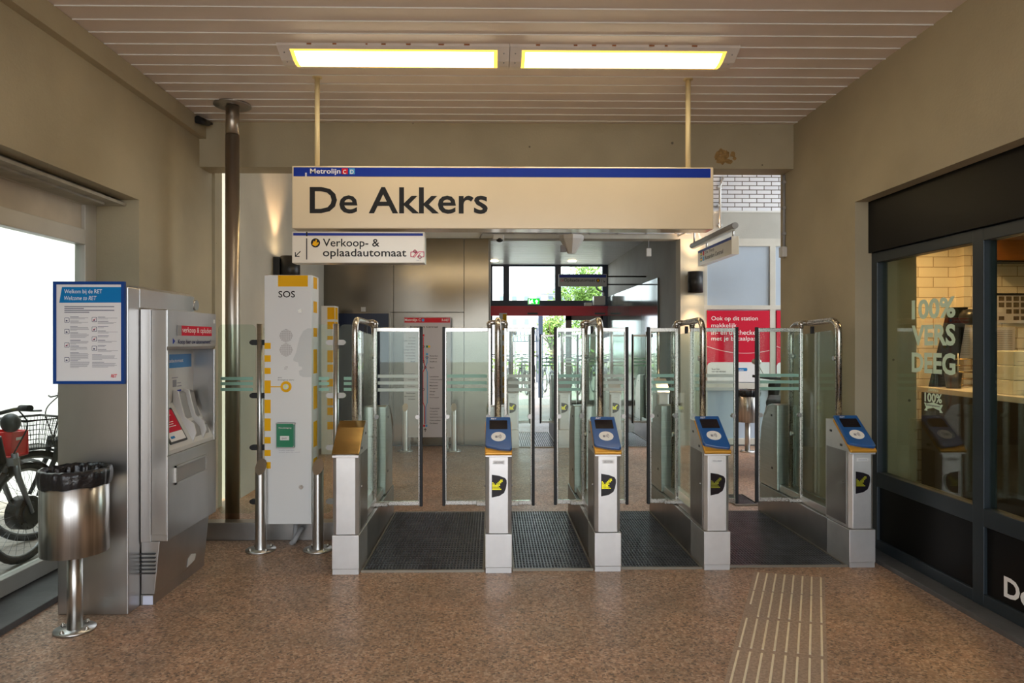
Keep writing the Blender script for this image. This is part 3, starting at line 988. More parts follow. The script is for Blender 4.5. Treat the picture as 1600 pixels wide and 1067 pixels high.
ln = B(); gl = B()
def pline(bb, a, c, e, th=5):
    p, q = pq(a, e), pq(c, e + th)
    bb.box(p[0], q[0], d - 0.0006, d, q[1], p[1])
for a, c, e in ((138, 604, 294), (138, 320, 311), (138, 604, 328), (138, 370, 346)):
    pline(ln, a, c, e, 6)
rr = random.Random(11)
def block(x, w, e, n, head=True):
    if head:
        pline(ln, x, x + w * rr.uniform(0.35, 0.55), e, 4)
        e += 10
    for k in range(n):
        pline(gl, x, x + w * (rr.uniform(0.85, 1) if k < n - 1 else rr.uniform(0.3, 0.8)), e, 3)
        e += 8.5
for e, n in ((388, 2), (428, 2), (476, 4), (534, 5), (602, 4), (656, 4), (715, 7), (790, 7)):
    block(192, 180, e, n)
for e, n in ((390, 2), (430, 2), (478, 1), (517, 2), (562, 1), (602, 2), (650, 1), (687, 2)):
    block(450, 190, e, n)
for e, n in ((735, 5), (803, 5)):
    block(398, 240, e, n)
ln.build('print_line', 'navy_text', t); gl.build('body_text', 'grey_text', t)
ic = B(); rd = B(); wh = B()
for x, e in ((161, 421), (161, 524), (161, 648), (161, 781), (418, 415), (418, 503), (418, 592), (418, 678)):
    c0 = pq(x, e)
    rad = 23 / 665 * (px1 - px0)
    ic.slab(rrect(-rad, rad, -rad, rad, rad * 0.3), (c0[0], d, c0[1]), (1, 0, 0), (0, 0, 1), 0.0006)
    wh.slab(rrect(-rad * 0.84, rad * 0.84, -rad * 0.84, rad * 0.84, rad * 0.22), (c0[0], d - 0.0006, c0[1]), (1, 0, 0), (0, 0, 1), 0.0004)
    ic.slab([(-rad * 0.5, -rad * 0.5), (rad * 0.4, -rad * 0.5), (rad * 0.2, 0.0), (-rad * 0.3, rad * 0.1)], (c0[0], d - 0.001, c0[1]), (1, 0, 0), (0, 0, 1), 0.0004)
    if x == 418 and e < 600 or e == 648:
        bar(rd, (-rad * 0.55, -rad * 0.5), (rad * 0.55, rad * 0.5), rad * 0.14, (c0[0], d - 0.0014, c0[1]), 0.0004)
ic.build('pictogram', 'navy_text', t); wh.build('pictogram_ground', 'paper', t); rd.build('prohibition_bar', 'red', t)
tp('RET', 575, 632, 914, 945, 'red', bold=0.02, shear=0.2)

# ticket machine
KF = -1.845                       # front face
ky0, ky1 = 3.915, 4.60
t = thing('ticket_machine', 'stainless ticket vending machine with recessed console and red header', 'ticket machine', (-1.94, (ky0 + ky1) / 2, 0))
kb = hx + 0.002
body = B()
prof = [(kb, 0.06), (KF - 0.075, 0.06), (KF - 0.045, 0.36), (kb, 0.36)]
body.prism(prof, 'y', ky0, ky1)
body.build('base', 'kiosk', t, bevel=0.003)
B().box(kb, KF - 0.08, ky0 - 0.002, ky1 + 0.002, 0.0, 0.058).build('plinth', 'kiosk', t)
B().box(kb + 0.012, KF - 0.082, ky0 - 0.0035, ky0 - 0.0022, 0.003, 0.052).build('torn_sticker', 'sticker', t)
B().prism([(kb, 0.362), (KF, 0.362), (KF, 0.845), (kb, 0.845)], 'y', ky0, ky1).build('lower_front', 'kiosk', t, bevel=0.003)
B().prism([(kb, 1.452), (KF - 0.02, 1.452), (KF, 1.47), (KF, 1.683), (kb, 1.688)], 'y', ky0, ky1).build('header', 'kiosk', t, bevel=0.003)
for y0, y1 in ((ky0, ky0 + 0.022), (ky1 - 0.03, ky1)):
    B().box(kb, KF, y0, y1, 0.846, 1.451).build('side_cheek', 'kiosk', t, bevel=0.003)
yi0, yi1 = ky0 + 0.0225, ky1 - 0.0305
B().box(kb, KF - 0.14, yi0, yi1, 1.12, 1.451).build('back_panel', 'pale_plastic', t)
cons = B().prism([(kb, 0.846), (KF - 0.005, 0.846), (KF - 0.005, 0.872), (KF - 0.135, 1.12), (kb, 1.12)], 'y', yi0, yi1)
cons.build('console', 'pale_plastic', t, bevel=0.003)
B().box(KF - 0.1395, KF - 0.138, yi0, yi1 - 0.03, 1.335, 1.42).build('blue_strip', 'mid_blue', t)
Yd, Ud = (0, 1, 0), (0, 0, 1)
text('lettering', 'verkoop- & oplaadautomaat', (KF - 0.138, yi0 + 0.03, 1.362), 0.45, 0.03, 'white_text', t, Yd, Ud, 0.01)
# sloped console: u up the slope
su = Vector((-0.13, 0, 0.248)).normalized(); so = Vector((KF - 0.005, yi0, 0.872))
B().slab(rrect(0.05, 0.27, 0.03, 0.25, 0.01), so, Yd, su, 0.006).build('screen_bezel', 'black', t)
B().slab(rect(0.065, 0.255, 0.10, 0.238), so + Vector((0.0063, 0, 0.0033)), Yd, su, 0.001).build('screen_page', 'crimson', t)
B().slab(rect(0.065, 0.255, 0.043, 0.099), so + Vector((0.0063, 0, 0.0033)), Yd, su, 0.001).build('screen_page', 'paper', t)
lnn = B()
for k, w in enumerate((0.10, 0.13, 0.09, 0, 0.12, 0.11, 0.13)):
    if w:
        lnn.slab(rect(0.08, 0.08 + w, 0.216 - 0.014 * k, 0.220 - 0.014 * k), so + Vector((0.0075, 0, 0.004)), Yd, su, 0.0006)
lnn.build('screen_text', 'white_text', t)
B().slab(rrect(0.08, 0.13, 0.06, 0.075, 0.005), so + Vector((0.0075, 0, 0.004)), Yd, su, 0.0006).build('screen_button', 'mid_blue', t)
# two curved card cups right of the screen
cup = B()
for yA in (0.33, 0.48):
    prof2 = []
    pts_o = [(KF - 0.135, 1.20), (KF - 0.10, 1.19), (KF - 0.085, 1.12), (KF - 0.06, 1.03), (KF - 0.005, 0.99), (KF + 0.01, 0.93), (KF - 0.01, 0.876), (KF - 0.06, 0.93), (KF - 0.135, 1.05)]
    cup.prism(pts_o, 'y', yi0 + yA, yi0 + yA + 0.012)
for yA, yB in ((0.342, 0.40),):
    pass
cup2 = B()
prof3 = [(KF - 0.138, 1.185), (KF - 0.118, 1.17), (KF - 0.105, 1.10), (KF - 0.075, 1.0), (KF - 0.03, 0.955), (KF - 0.018, 0.90), (KF - 0.06, 0.93), (KF - 0.138, 1.08)]
cup2.prism(prof3, 'y', yi0 + 0.343, yi0 + 0.479)
cup2.prism(prof3, 'y', yi0 + 0.493, yi0 + 0.60)
cup.build('cup_rim', 'pale_plastic', t, bevel=0.003); cup2.build('card_cup', 'grey_plastic', t, bevel=0.004)
# coin slot plate, labels, tray
B().box(KF - 0.14, KF - 0.115, yi0 + 0.16, yi0 + 0.25, 1.145, 1.20).build('coin_slot', 'steel', t, bevel=0.008)
lb = B()
for y, z, w, h in ((0.05, 1.225, 0.11, 0.008), (0.05, 1.21, 0.07, 0.006), (0.33, 1.27, 0.08, 0.006), (0.34, 1.215, 0.05, 0.045), (0.40, 1.235, 0.05, 0.006), (0.40, 1.215, 0.06, 0.006)):
    lb.box(KF - 0.1395, KF - 0.1385, yi0 + y, yi0 + y + w, z, z + h)
lb.build('print_line', 'grey_text', t)
B().box(KF - 0.1395, KF - 0.1385, yi0 + 0.40, yi0 + 0.455, 1.145, 1.195).build('card_logo', 'sign_blue', t)
ty0, ty1 = DX(273, KF), DX(321, KF)
fr = B()
z0, z1 = 0.665, 0.775
fr.box(KF, KF + 0.008, ty0, ty1, z1 - 0.012, z1).box(KF, KF + 0.008, ty0, ty1, z0, z0 + 0.012).box(KF, KF + 0.008, ty0, ty0 + 0.012, z0, z1).box(KF, KF + 0.008, ty1 - 0.012, ty1, z0, z1)
fr.build('tray_frame', 'steel', t)
B().box(KF + 0.0005, KF + 0.003, ty0 + 0.012, ty1 - 0.012, z0 + 0.012, z1 - 0.012).build('tray_flap', 'grey_plastic', t)
ry0, ry1 = DX(277, KF), DX(330, KF)
B().box(KF, KF + 0.004, ry0, ry1, 1.535, 1.595).build('header_plate', 'crimson', t)
B().box(KF, KF + 0.005, ry0 - 0.002, ry0 + 0.045, 1.535, 1.595).build('header_tab', 'grey_plastic', t)
text('lettering', 'verkoop & opladen', (KF + 0.004, ry0 + 0.055, 1.543), ry1 - ry0 - 0.065, 0.044, 'white_text', t, Yd, Ud, 0.0)
text('lettering', 'Koop hier uw abonnement!', (KF, DX(278, KF), 1.477), DX(329, KF) - DX(278, KF), 0.036, 'navy_text', t, Yd, Ud, 0.01)
B().slab([(0, 0), (0.03, 0.017), (0, 0.034)], (KF, DX(270, KF), 1.485), Yd, Ud, 0.001).build('arrow_mark', 'sign_blue', t)
B().box(KF, KF + 0.001, ky1 - 0.045, ky1 - 0.02, 1.62, 1.645).build('price_sticker', 'white', t)
# side seams: door edge plate facing the camera
sp = B().box(kb + 0.003, KF - 0.09, ky0 - 0.012, ky0, 0.36, 1.684).build('side_plate', 'kiosk', t, bevel=0.002)
B().box(KF - 0.088, KF - 0.002, ky0 - 0.008, ky0, 0.40, 1.68).build('door_edge', 'kiosk', t, bevel=0.002)
vt = B()
for k in range(6):
    vt.box(kb + 0.0, kb + 0.085, ky0 - 0.014, ky0 - 0.001, 0.18 + 0.022 * k, 0.187 + 0.022 * k)
vt.build('vent_slot', 'black', t)
B().slab([(0, 0), (0.10, 0.012), (0.11, 0.05), (0.04, 0.07), (0.0, 0.05)], (KF - 0.072, 4.33, 0.08), Yd, (0.1, 0, 1), 0.002).build('torn_sticker', 'white', t)

# ---- litter bin
def litter_bin(x, y, label):
    t = thing('litter_bin', label, 'bin', (x, y, 0), 'round steel litter bins')
    B().lathe(x, y, [(0.0, 0.012), (0.098, 0.012), (0.098, 0.0), (0.0, 0.0)], 36).build('base_plate', 'steel', t)
    for k in range(4):
        a = PI / 4 + k * PI / 2 + 0.5
        bx, by = x + 0.078 * math.cos(a), y + 0.078 * math.sin(a)
        B().cyl((bx, by, 0.012), (bx, by, 0.02), 0.011, 6).ball((bx, by, 0.022), 0.008).build('bolt', 'chrome', t)
    B().cyl((x, y, 0.012), (x, y, 0.409), 0.036, 24).build('post', 'steel_round', t)
    r = 0.158
    B().lathe(x, y, [(0.0, 0.41), (r, 0.41), (r, 0.83), (r - 0.004, 0.83), (r - 0.004, 0.43), (0, 0.43)], 56).build('drum', 'steel_round', t)
    rg = random.Random(5)
    n = 96
    ph = [rg.uniform(0, 6.28) for _ in range(6)]
    rings = [(r + 0.004, 0.758, 0.004), (r + 0.010, 0.79, 0.006), (r + 0.011, 0.82, 0.006), (r + 0.008, 0.842, 0.003), (r - 0.006, 0.846, 0.004), (r - 0.016, 0.825, 0.010), (r - 0.022, 0.76, 0.016), (r - 0.05, 0.60, 0.02)]
    vs, fs = [], []
    for i, (rad, z, amp) in enumerate(rings):
        for k in range(n):
            a = 2 * PI * k / n
            w = math.sin(a * 7 + ph[0] + i * 0.3) * 0.4 + math.sin(a * 17 + ph[1]) * 0.35 + math.sin(a * 29 + ph[2] - i * 0.5) * 0.35
            zz = z + (amp * 1.3 * math.sin(a * 5 + ph[3]) * math.sin(a * 3 + ph[4]) if i == 0 else w * 0.003)
            rr_ = rad + amp * 1.1 * w
            vs.append((x + rr_ * math.cos(a), y + rr_ * math.sin(a), zz))
    for i in range(len(rings) - 1):
        for k in range(n):
            k2 = (k + 1) % n
            fs.append((i * n + k, i * n + k2, (i + 1) * n + k2, (i + 1) * n + k))
    B().add(vs, fs, True).build('bin_liner', 'bag', t)
    return t

bx = PX(117, 3.58)
bin0 = litter_bin(bx, 3.58, 'round steel litter bin with black liner standing before the steel cabinet')
dup(bin0, (PX(1168, 9.25), 9.25, 0), 'round steel litter bin with black liner below the crimson poster')

# ---- glass fence, kerb rail, bollards, SOS column
FD = 5.2
GATE_L = PX(540, 4.41) - 0.09
t = thing('glass_fence', 'clear glass fence on steel posts beside the SOS column', 'glass fence', (PX(440, FD), FD, 0))
zt_, zb_ = PZ(507, FD), 0.20
xs = [PX(406, FD), PX(525, FD)]
for x in xs:
    B().cyl((x, FD, 0.14), (x, FD, zt_ + 0.005), 0.022, 18).build('post', 'steel', t)
for x0, x1 in ((PX(341, FD), xs[0] - 0.03), (xs[0] + 0.03, xs[1] - 0.03), (xs[1] + 0.03, GATE_L - 0.012)):
    gp = B().prism(rrect(x0, x1, zb_, zt_, 0.04), 'y', FD - 0.005, FD + 0.005).build('glass_panel', 'glass_green', t)
    st = B()
    for z in (PZ(591, FD), PZ(599, FD), PZ(608, FD)):
        st.box(x0 + (0.02 if x0 < xs[0] - 0.1 else 0.03), x1 - 0.02, FD - 0.0065, FD - 0.0055, z - 0.012, z + 0.012)
    st.build('etched_stripe', 'green_film', gp)
for x, mat in ((xs[0], 'rubber'), (xs[1], 'pale_plastic')):
    for pz_ in (535, 617.5, 698, 782):
        z = PZ(pz_, FD)
        for sgn in (-1, 1):
            B().prism([(x + sgn * a_, z + c_) for a_, c_ in ((0.018, -0.02), (0.055, -0.02), (0.07, -0.012), (0.075, 0), (0.07, 0.012), (0.055, 0.02), (0.018, 0.02))], 'y', FD - 0.014, FD + 0.014).build('clamp', mat, t)
b = B().box(-2.46, GATE_L - 0.004, FD - 0.03, FD + 0.08, 0.0, 0.135)
tag(b.build('kerb_rail', 'steel_dark', None, (-1.7, FD, 0), bevel=0.004), 'low scuffed steel kerb rail along the floor under the glass fence', 'kerb rail')

def bollard(x, y, h, label):
    t = thing('bollard', label, 'bollard', (x, y, 0), 'slant topped steel bollards')
    r = 0.039
    n = 32
    vs = [(x + r * math.cos(2 * PI * k / n), y + r * math.sin(2 * PI * k / n), 0.012) for k in range(n)]
    vs += [(x + r * math.cos(2 * PI * k / n), y + r * math.sin(2 * PI * k / n), h + r * 1.35 * math.sin(2 * PI * k / n)) for k in range(n)]
    B().add(vs, [(k, (k + 1) % n, (k + 1) % n + n, k + n) for k in range(n)], True).build('post', 'steel_round', t)
    B().add(vs[n:], [tuple(range(n))]).build('slanted_cap', 'pole_steel', t)
    B().lathe(x, y, [(0, 0.012), (0.105, 0.012), (0.105, 0.0), (0, 0)], 36).build('base_plate', 'steel', t)
    for k in range(4):
        a = PI / 4 + k * PI / 2
        B().cyl((x + 0.08 * math.cos(a), y + 0.08 * math.sin(a), 0.012), (x + 0.08 * math.cos(a), y + 0.08 * math.sin(a), 0.03), 0.011, 8, 0.007).build('bolt', 'chrome', t)
    return t

bo = bollard(PX(407.5, 4.93), 4.93, 0.60, 'steel bollard left of the white SOS column')
dup(bo, (PX(497, 4.93), 4.93, 0), 'steel bollard between SOS column and first gate')
dup(bo, (PX(633, 9.35), 9.35, 0), 'steel bollard left of the metro map board')
dup(bo, (PX(709, 9.35), 9.35, 0), 'steel bollard right of the metro map board')

CD = 4.975
cx0, cx1 = PX(413, CD), PX(487, CD)
cz0, cz1 = PZ(818, CD), PZ(430, CD)
t = thing('sos_column', 'tall white SOS help column with yellow blocks between two bollards', 'help column', ((cx0 + cx1) / 2, CD + 0.12, 0))
B().box(cx0, cx1, CD, CD + 0.20, cz0, cz1).build('body', 'white', t, bevel=0.005)
CZ = lambda py: PZ(py, CD)
CXp = lambda px: PX(px, CD)
yb = B()
for a, c, e, g in ((434.5, 481, 430.6, 448),):
    yb.box(CXp(a), CXp(c), CD - 0.0012, CD, CZ(g), CZ(e))
for e, g in ((535.5, 545), (555, 565), (574.5, 584), (594, 614), (624, 645), (653, 672.5), (682, 692), (702, 711.5), (721, 731)):
    yb.box(CXp(413.4), CXp(423), CD - 0.0012, CD, CZ(g), CZ(e))
yb.box(CXp(423), CXp(439), CD - 0.0012, CD, CZ(604.8), CZ(603))
yb.slab(ell(0, 0, 0.040, 0.040), (CXp(447), CD, CZ(603.8)), (1, 0, 0), (0, 0, 1), 0.0014)
for e, g in ((432, 450), (470, 488), (512, 526), (546, 584), (604, 640), (660, 700), (718, 736), (757, 775), (797, 815)):
    yb.box(cx1, cx1 + 0.0012, CD + 0.05, CD + 0.15, CZ(g), CZ(e))
yb.build('yellow_block', 'yellow', t)
tx('SOS', 435, 461, 454.6, 464.8, CD, 'black_text', t, bold=0.012)
gr = B()
for czp in (524.5, 546.5):
    for i in range(-7, 8):
        for j in range(-7, 8):
            if i * i + j * j <= 50:
                u, w = i * 0.0066, j * 0.0066
                gr.box(CXp(447) + u - 0.0017, CXp(447) + u + 0.0017, CD - 0.0008, CD, CZ(czp) + w - 0.0017, CZ(czp) + w + 0.0017)
for i, j in ((0, 0), (1, 0), (-1, 0), (0, 1), (0, -1), (1, 1), (-1, -1)):
    gr.box(CXp(447) + i * 0.009 - 0.002, CXp(447) + i * 0.009 + 0.002, CD - 0.0008, CD, CZ(574.5) + j * 0.009 - 0.002, CZ(574.5) + j * 0.009 + 0.002)
gr.build('speaker_grille', pm('grille holes', srgb(120, 106, 100), 0.6), t)
hd = [(481, 513), (474, 517), (468, 528), (465, 540), (463, 550), (458, 561), (459, 564), (466, 566), (467, 572), (472, 573), (472, 577), (467, 579), (468, 586), (474, 589), (487, 589), (487, 513)]
B().slab([(CXp(a) - cx0, CZ(c) - cz0) for a, c in hd][::-1], (cx0, CD, cz0), (1, 0, 0), (0, 0, 1), 0.0008).build('face_silhouette', 'silhouette', t)
B().lathe(0, 0, [(0, 0)], 3) if False else None
bt = B().cyl((CXp(447), CD - 0.010, CZ(603.8)), (CXp(447), CD, CZ(603.8)), 0.020, 24).build('call_button', 'steel', t)
B().cyl((CXp(447), CD - 0.014, CZ(603.8)), (CXp(447), CD - 0.010, CZ(603.8)), 0.011, 20).build('button_light', pm('pale yellow button', srgb(220, 226, 130), 0.3), bt)
text('lettering', 'SOS', (CXp(434.5), CD, CZ(590.5)), 0.026, 0.008, 'black_text', t)
text('lettering', 'Emergency alarm', (CXp(434.5), CD, CZ(594.6)), 0.115, 0.011, 'black_text', t)
for px_, py_ in ((469, 486), (470.5, 760)):
    lk = B().cyl((CXp(px_), CD - 0.006, CZ(py_)), (CXp(px_), CD, CZ(py_)), 0.016, 20).build('lock', 'chrome', t)
gb = B().box(CXp(433.5), CXp(461.5), CD - 0.03, CD, CZ(698), CZ(659.5)).build('emergency_box', 'glass_edge', t, bevel=0.004)
B().box(CXp(434.5), CXp(460), CD - 0.034, CD - 0.0305, CZ(697), CZ(660.5)).build('cover', pm('green unlock box', srgb(0, 122, 84), 0.25, coat=0.5), gb)
B().box(CXp(440), CXp(454), CD - 0.036, CD - 0.0345, CZ(686), CZ(679.5)).build('unlock_label', 'white', gb)
text('lettering', 'EXIT', (CXp(443), CD - 0.0365, CZ(684.3)), 0.035, 0.011, 'black_text', gb)
text('lettering', 'Nooduitgang', (CXp(438), CD - 0.0345, CZ(668.5)), 0.09, 0.012, 'white_text', gb)
bb = B()
bb.box(CXp(433), CXp(462), CD - 0.032, CD - 0.0, CZ(662), CZ(659.5)).box(CXp(433), CXp(461), CD - 0.032, CD, CZ(698.5), CZ(695))
bb.build('metal_edge', 'steel_dark', gb)
text('lettering', 'Nooddeur ontgrendelen', (CXp(436), CD, CZ(704)), 0.11, 0.010, 'grey_text', t)
text('lettering', 'breek glas bij nood', (CXp(436), CD, CZ(706.5)), 0.15, 0.007, 'grey_text', t)
t2 = B().tube([(CXp(455), CD + 0.12, cz0), (CXp(454), CD + 0.11, 0.05), (CXp(452), CD + 0.05, 0.02)], 0.016, 12)
t2.tube([(CXp(464), CD + 0.14, 0.11), (CXp(459), CD + 0.10, 0.07), (CXp(454), CD + 0.06, 0.02)], 0.018, 12)
t2.build('cable_conduit', 'grey_plastic', t)

# ---- narrower help column at the far left of the passage, and one by the exit
def help_column(x0, x1, y, dep, z1, label):
    t = thing('help_column', label, 'help column', ((x0 + x1) / 2, y + dep / 2, 0))
    B().box(x0, x1, y, y + dep, 0.0, z1).build('body', 'white', t, bevel=0.004)
    yb = B()
    for k in range(9):
        za = z1 - 0.02 - k * 0.19
        hgt = 0.10 if k % 3 else 0.16
        yb.box(x0 + (x1 - x0) * 0.45, x1 - 0.001, y - 0.0012, y, za - hgt, za)
        yb.box(x1, x1 + 0.0012, y + 0.03, y + dep * 0.75, za - hgt, za)
    yb.build('yellow_block', 'yellow', t)
    return t
help_column(PX(502, 9.1), PX(523, 9.1), 9.1, 0.22, PZ(478, 9.1), 'narrow white help column with yellow blocks standing by the navy door')
help_column(PX(780, 12.4), PX(792, 12.4), 12.4, 0.15, PZ(489, 12.4), 'slim yellow and white help column standing near the exit doors')

# ---- ticket gates
def strip_arrow(t, x, y, mat):
    rows = ["......##", ".....###", "#...###.", "##.###..", "######..", "#####...", "######..", "#######."]
    bb = B()
    px_ = 0.0085
    for j, row in enumerate(rows):
        for i, c in enumerate(row):
            if c == '#':
                u = x - 0.041 + i * px_
                z = 0.607 - j * px_
                bb.box(u + 0.0013, u + px_ - 0.0013, y - 0.0022, y - 0.001, z - px_ + 0.0013, z - 0.0013)
    return bb


def make_gate(x, y, label, reader=True, doors=(), led='led', tube=True, group='ticket gates', cap='gold', display=True):
    t = thing('ticket_gate', label, 'ticket gate', (x, y, 0), group)
    hw = 0.087
    # base
    B().box(x - hw, x + hw, y, y + 0.30, 0.035, 0.252).build('front_plinth', 'steel_lit', t, bevel=0.003)
    B().box(x - hw + 0.003, x + hw - 0.003, y + 0.004, y + 0.30, 0.0, 0.034).build('foot', 'steel_lit', t)
    B().box(x - hw, x + hw, y + 0.301, y + 1.56, 0.0, 0.252).build('base', 'steel_dark', t, bevel=0.003)
    # front column with slanted head
    prof = [(0.004, 0.256), (0.004, 0.772), (0.232, 0.955), (0.33, 0.955), (0.33, 0.256)]
    ch = 0.022
    col = B()
    w = 0.083
    # chamfered plan: three stacked strips would seam, so loft the plan
    plan = [(-w, 0.33), (-w, ch + 0.004), (-w + ch, 0.004), (w - ch, 0.004), (w, ch + 0.004), (w, 0.33)]
    def topz(yy):
        return min(0.955, 0.772 + (yy - 0.004) * 0.8026)
    mid = 0.232
    plan2 = [(-w, 0.33), (-w, mid), (-w, ch + 0.004), (-w + ch, 0.004), (w - ch, 0.004), (w, ch + 0.004), (w, mid), (w, 0.33)]
    n = len(plan2)
    vs = [(x + a, y + b_, 0.256) for a, b_ in plan2] + [(x + a, y + b_, topz(b_)) for a, b_ in plan2]
    fs = [(i, (i + 1) % n, (i + 1) % n + n, i + n) for i in range(n)]
    fs += [tuple(range(n - 1, -1, -1)), (n + 1, n + 2, n + 3, n + 4, n + 5, n + 6), (n, n + 1, n + 6, n + 7)]
    col.add(vs, fs)
    co = col.build('front_column', 'steel_lit', t, bevel=0.002)
    # side doors of the column
    for sg in (-1, 1):
        sd = B().box(x + sg * w, x + sg * (w + 0.003), y + 0.045, y + 0.315, 0.275, 0.765)
        sd.cyl((x + sg * (w + 0.002), y + 0.085, 0.55), (x + sg * (w + 0.010), y + 0.085, 0.55), 0.008, 10)
        sd.build('service_door', 'steel_dark', t, bevel=0.002)
        for ya_, za_ in ((0.24, 0.87), (0.10, 0.79)):
            B().box(x + sg * w, x + sg * (w + 0.002), y + ya_, y + ya_ + 0.03, za_, za_ + 0.015).build('sensor_eye', 'black', t)
    # head plates along the slope
    A = Vector((0.004, 0.772)); Bq = Vector((0.232, 0.955))
    d = (Bq - A).normalized(); nn = Vector((-d.y, d.x))
    def sl(s, h):
        q = A + d * s + nn * h
        return (q.x + y, q.y)
    L = (Bq - A).length
    hw2 = 0.088
    if reader:
        B().prism([sl(-0.016, 0.001), sl(-0.020, 0.010), sl(-0.012, 0.022), sl(L - 0.01, 0.014), sl(L - 0.01, 0.001)], 'x', x - hw2, x + hw2).build('head_rim', 'goldplastic', t, bevel=0.006)
        # blue reader: bows out towards the front
        bp = B()
        pts = []
        pl = [(-hw2 + 0.004, L + 0.012), (-hw2, 0.05), (-hw2 + 0.006, 0.035), (0.0, 0.012), (hw2 - 0.012, 0.003), (hw2, 0.016), (hw2, 0.05), (hw2 - 0.004, L + 0.012)]
        n_ = len(pl)
        lo, hi = [], []
        for u, s in pl:
            bow = 0.016 * (1 - (s / L) ** 2) * 0.4
            q = sl(s, 0.0145); lo.append((x + u, q[0], q[1]))
            q = sl(s, 0.034 + bow); hi.append((x + u * 0.97, q[0], q[1]))
        fs = [tuple(range(n_)), tuple(range(2 * n_ - 1, n_ - 1, -1))] + [(i, (i + 1) % n_, (i + 1) % n_ + n_, i + n_) for i in range(n_)]
        rd_ = bp.add(lo + hi, fs).build('card_reader', 'blue_reader', t, bevel=0.006, seg=3)
        O = Vector((x, sl(0, 0.0405)[0], sl(0, 0.0405)[1])); U3 = Vector((0, d.x, d.y))
        U3 = Vector((0, sl(L, 0.034)[0] - O.y, sl(L, 0.034)[1] - O.z)).normalized()
        B().slab(rrect(-0.060, 0.060, 0.185, 0.268, 0.004), O, (1, 0, 0), U3, 0.002).build('reader_screen', 'screen', rd_)
        tg = B().slab(ell(0, 0.115, 0.048, 0.042), O, (1, 0, 0), U3, 0.0025).build('card_target', 'white', rd_)
        tm = B()
        for k in range(3):
            R = 0.010 + 0.008 * k
            ring(tm, (-0.008, 0.115), R, 0.0035, O + Vector((0, -0.0016, 0.0022)), 8, (1, 0, 0), U3, -0.7, 0.7)
        tm.slab(rrect(-0.022, -0.006, 0.103, 0.122, 0.003), O + Vector((0, -0.0016, 0.0022)), (1, 0, 0), U3, 0.001)
        tm.build('contactless_mark', 'grey_text', rd_)
        q = O + U3 * 0.276
        text('lettering', 'RET', (x - 0.05, q.y, q.z), 0.038, 0.014, 'white_text', rd_, (1, 0, 0), U3, 0.02, th=0.002, shear=0.2)
    else:
        gp = B().prism([sl(-0.006, 0.001), sl(-0.004, 0.012), sl(0.10, 0.020), sl(L * 0.75, 0.024), sl(L + 0.004, 0.012), sl(L, 0.001)], 'x', x - hw2, x + hw2)
        gp.build('head_cap', cap, t, bevel=0.004)
    B().box(x - hw2 + 0.002, x + hw2 - 0.002, y - 0.003, y + 0.012, 0.752, 0.768).build('head_collar', 'steel_lit', t, bevel=0.002)
    # display and label
    if display:
        disp = [(-0.050, 0.0), (0.0, 0.010), (0.030, 0.030), (0.040, 0.055), (0.047, 0.090), (0.046, 0.112), (0.036, 0.126), (0.0, 0.140), (-0.050, 0.148)]
        dp = B().slab(disp, (x + 0.006, y + 0.004, 0.49), (1, 0, 0), (0, 0, 1), 0.003).build('arrow_display', 'screen', t)
        strip_arrow(t, x, y + 0.001, led).build('led_arrow', led, dp)
        B().box(x - 0.035, x + 0.038, y + 0.0025, y + 0.004, 0.705, 0.728).build('number_label', 'white', t)
        text('lettering', '05' + str(abs(int(x * 1000)) % 9000 + 1000)[:4], (x - 0.026, y + 0.002, 0.711), 0.055, 0.010, 'grey_text', t)
    # rear column
    rp = [(1.16, 0.256), (1.16, 0.972), (1.28, 0.972), (1.36, 0.955), (1.45, 0.87), (1.51, 0.74), (1.53, 0.60), (1.53, 0.256)]
    B().prism([(y + a, b_) for a, b_ in rp], 'x', x - 0.080, x + 0.080).build('rear_column', 'steel', t, bevel=0.006)
    for sg in (-1, 1):
        for ya_, za_ in ((1.26, 0.865), (1.25, 0.42)):
            B().box(x + sg * 0.080, x + sg * 0.082, y + ya_, y + ya_ + 0.03, za_, za_ + 0.018).build('sensor_eye', 'black', t)
    # side tray between the columns and fixed glass
    B().box(x - 0.062, x + 0.062, y + 0.335, y + 1.155, 0.254, 0.31).build('side_tray', 'steel', t, bevel=0.003)
    if tube:
        path = fillet([(x, y + 0.31, 0.95), (x, y + 0.31, 1.655), (x, y + 1.08, 1.635), (x, y + 1.08, 0.30)], 0.11, 8)
        B().tube(path, 0.0215, 18).build('tube_frame', 'chrome', t)
        B().prism([(y + a, b_) for a, b_ in ((0.37, 0.33), (1.03, 0.33), (1.03, 1.50), (0.98, 1.55), (0.42, 1.58), (0.37, 1.53))], 'x', x - 0.006, x + 0.006).build('side_glass', 'glass_green', t)
        for z in (0.75, 1.38):
            for yy in (1.045, 0.355):
                B().cyl((x - 0.018, y + yy, z), (x + 0.018, y + yy, z), 0.018, 12).build('glass_clip', 'steel', t)
        st = B().box(x - 0.011, x + 0.011, y + 0.70, y + 0.72, 1.56, 1.615).build('tube_bracket', 'rubber', t)
    hy = y + 0.77
    for sg, tip in doors:
        zt = 1.605 + 0.0; zb = 0.262
        hx = x + sg * 0.060
        fr_ = B()
        fr_.box(hx - 0.011, hx + 0.011, hy - 0.014, hy + 0.014, zb, zt)
        fr_.box(hx + sg * 0.011, x + sg * (tip - 0.022), hy - 0.012, hy + 0.012, zt - 0.030, zt)
        fr_.box(hx + sg * 0.011, x + sg * (tip - 0.022), hy - 0.012, hy + 0.012, zb, zb + 0.030)
        fr_.box(x + sg * (tip - 0.032), x + sg * (tip - 0.022), hy - 0.012, hy + 0.012, zb + 0.03, zt - 0.030)
        fd = fr_.build('gate_door', 'chrome', t, bevel=0.003)
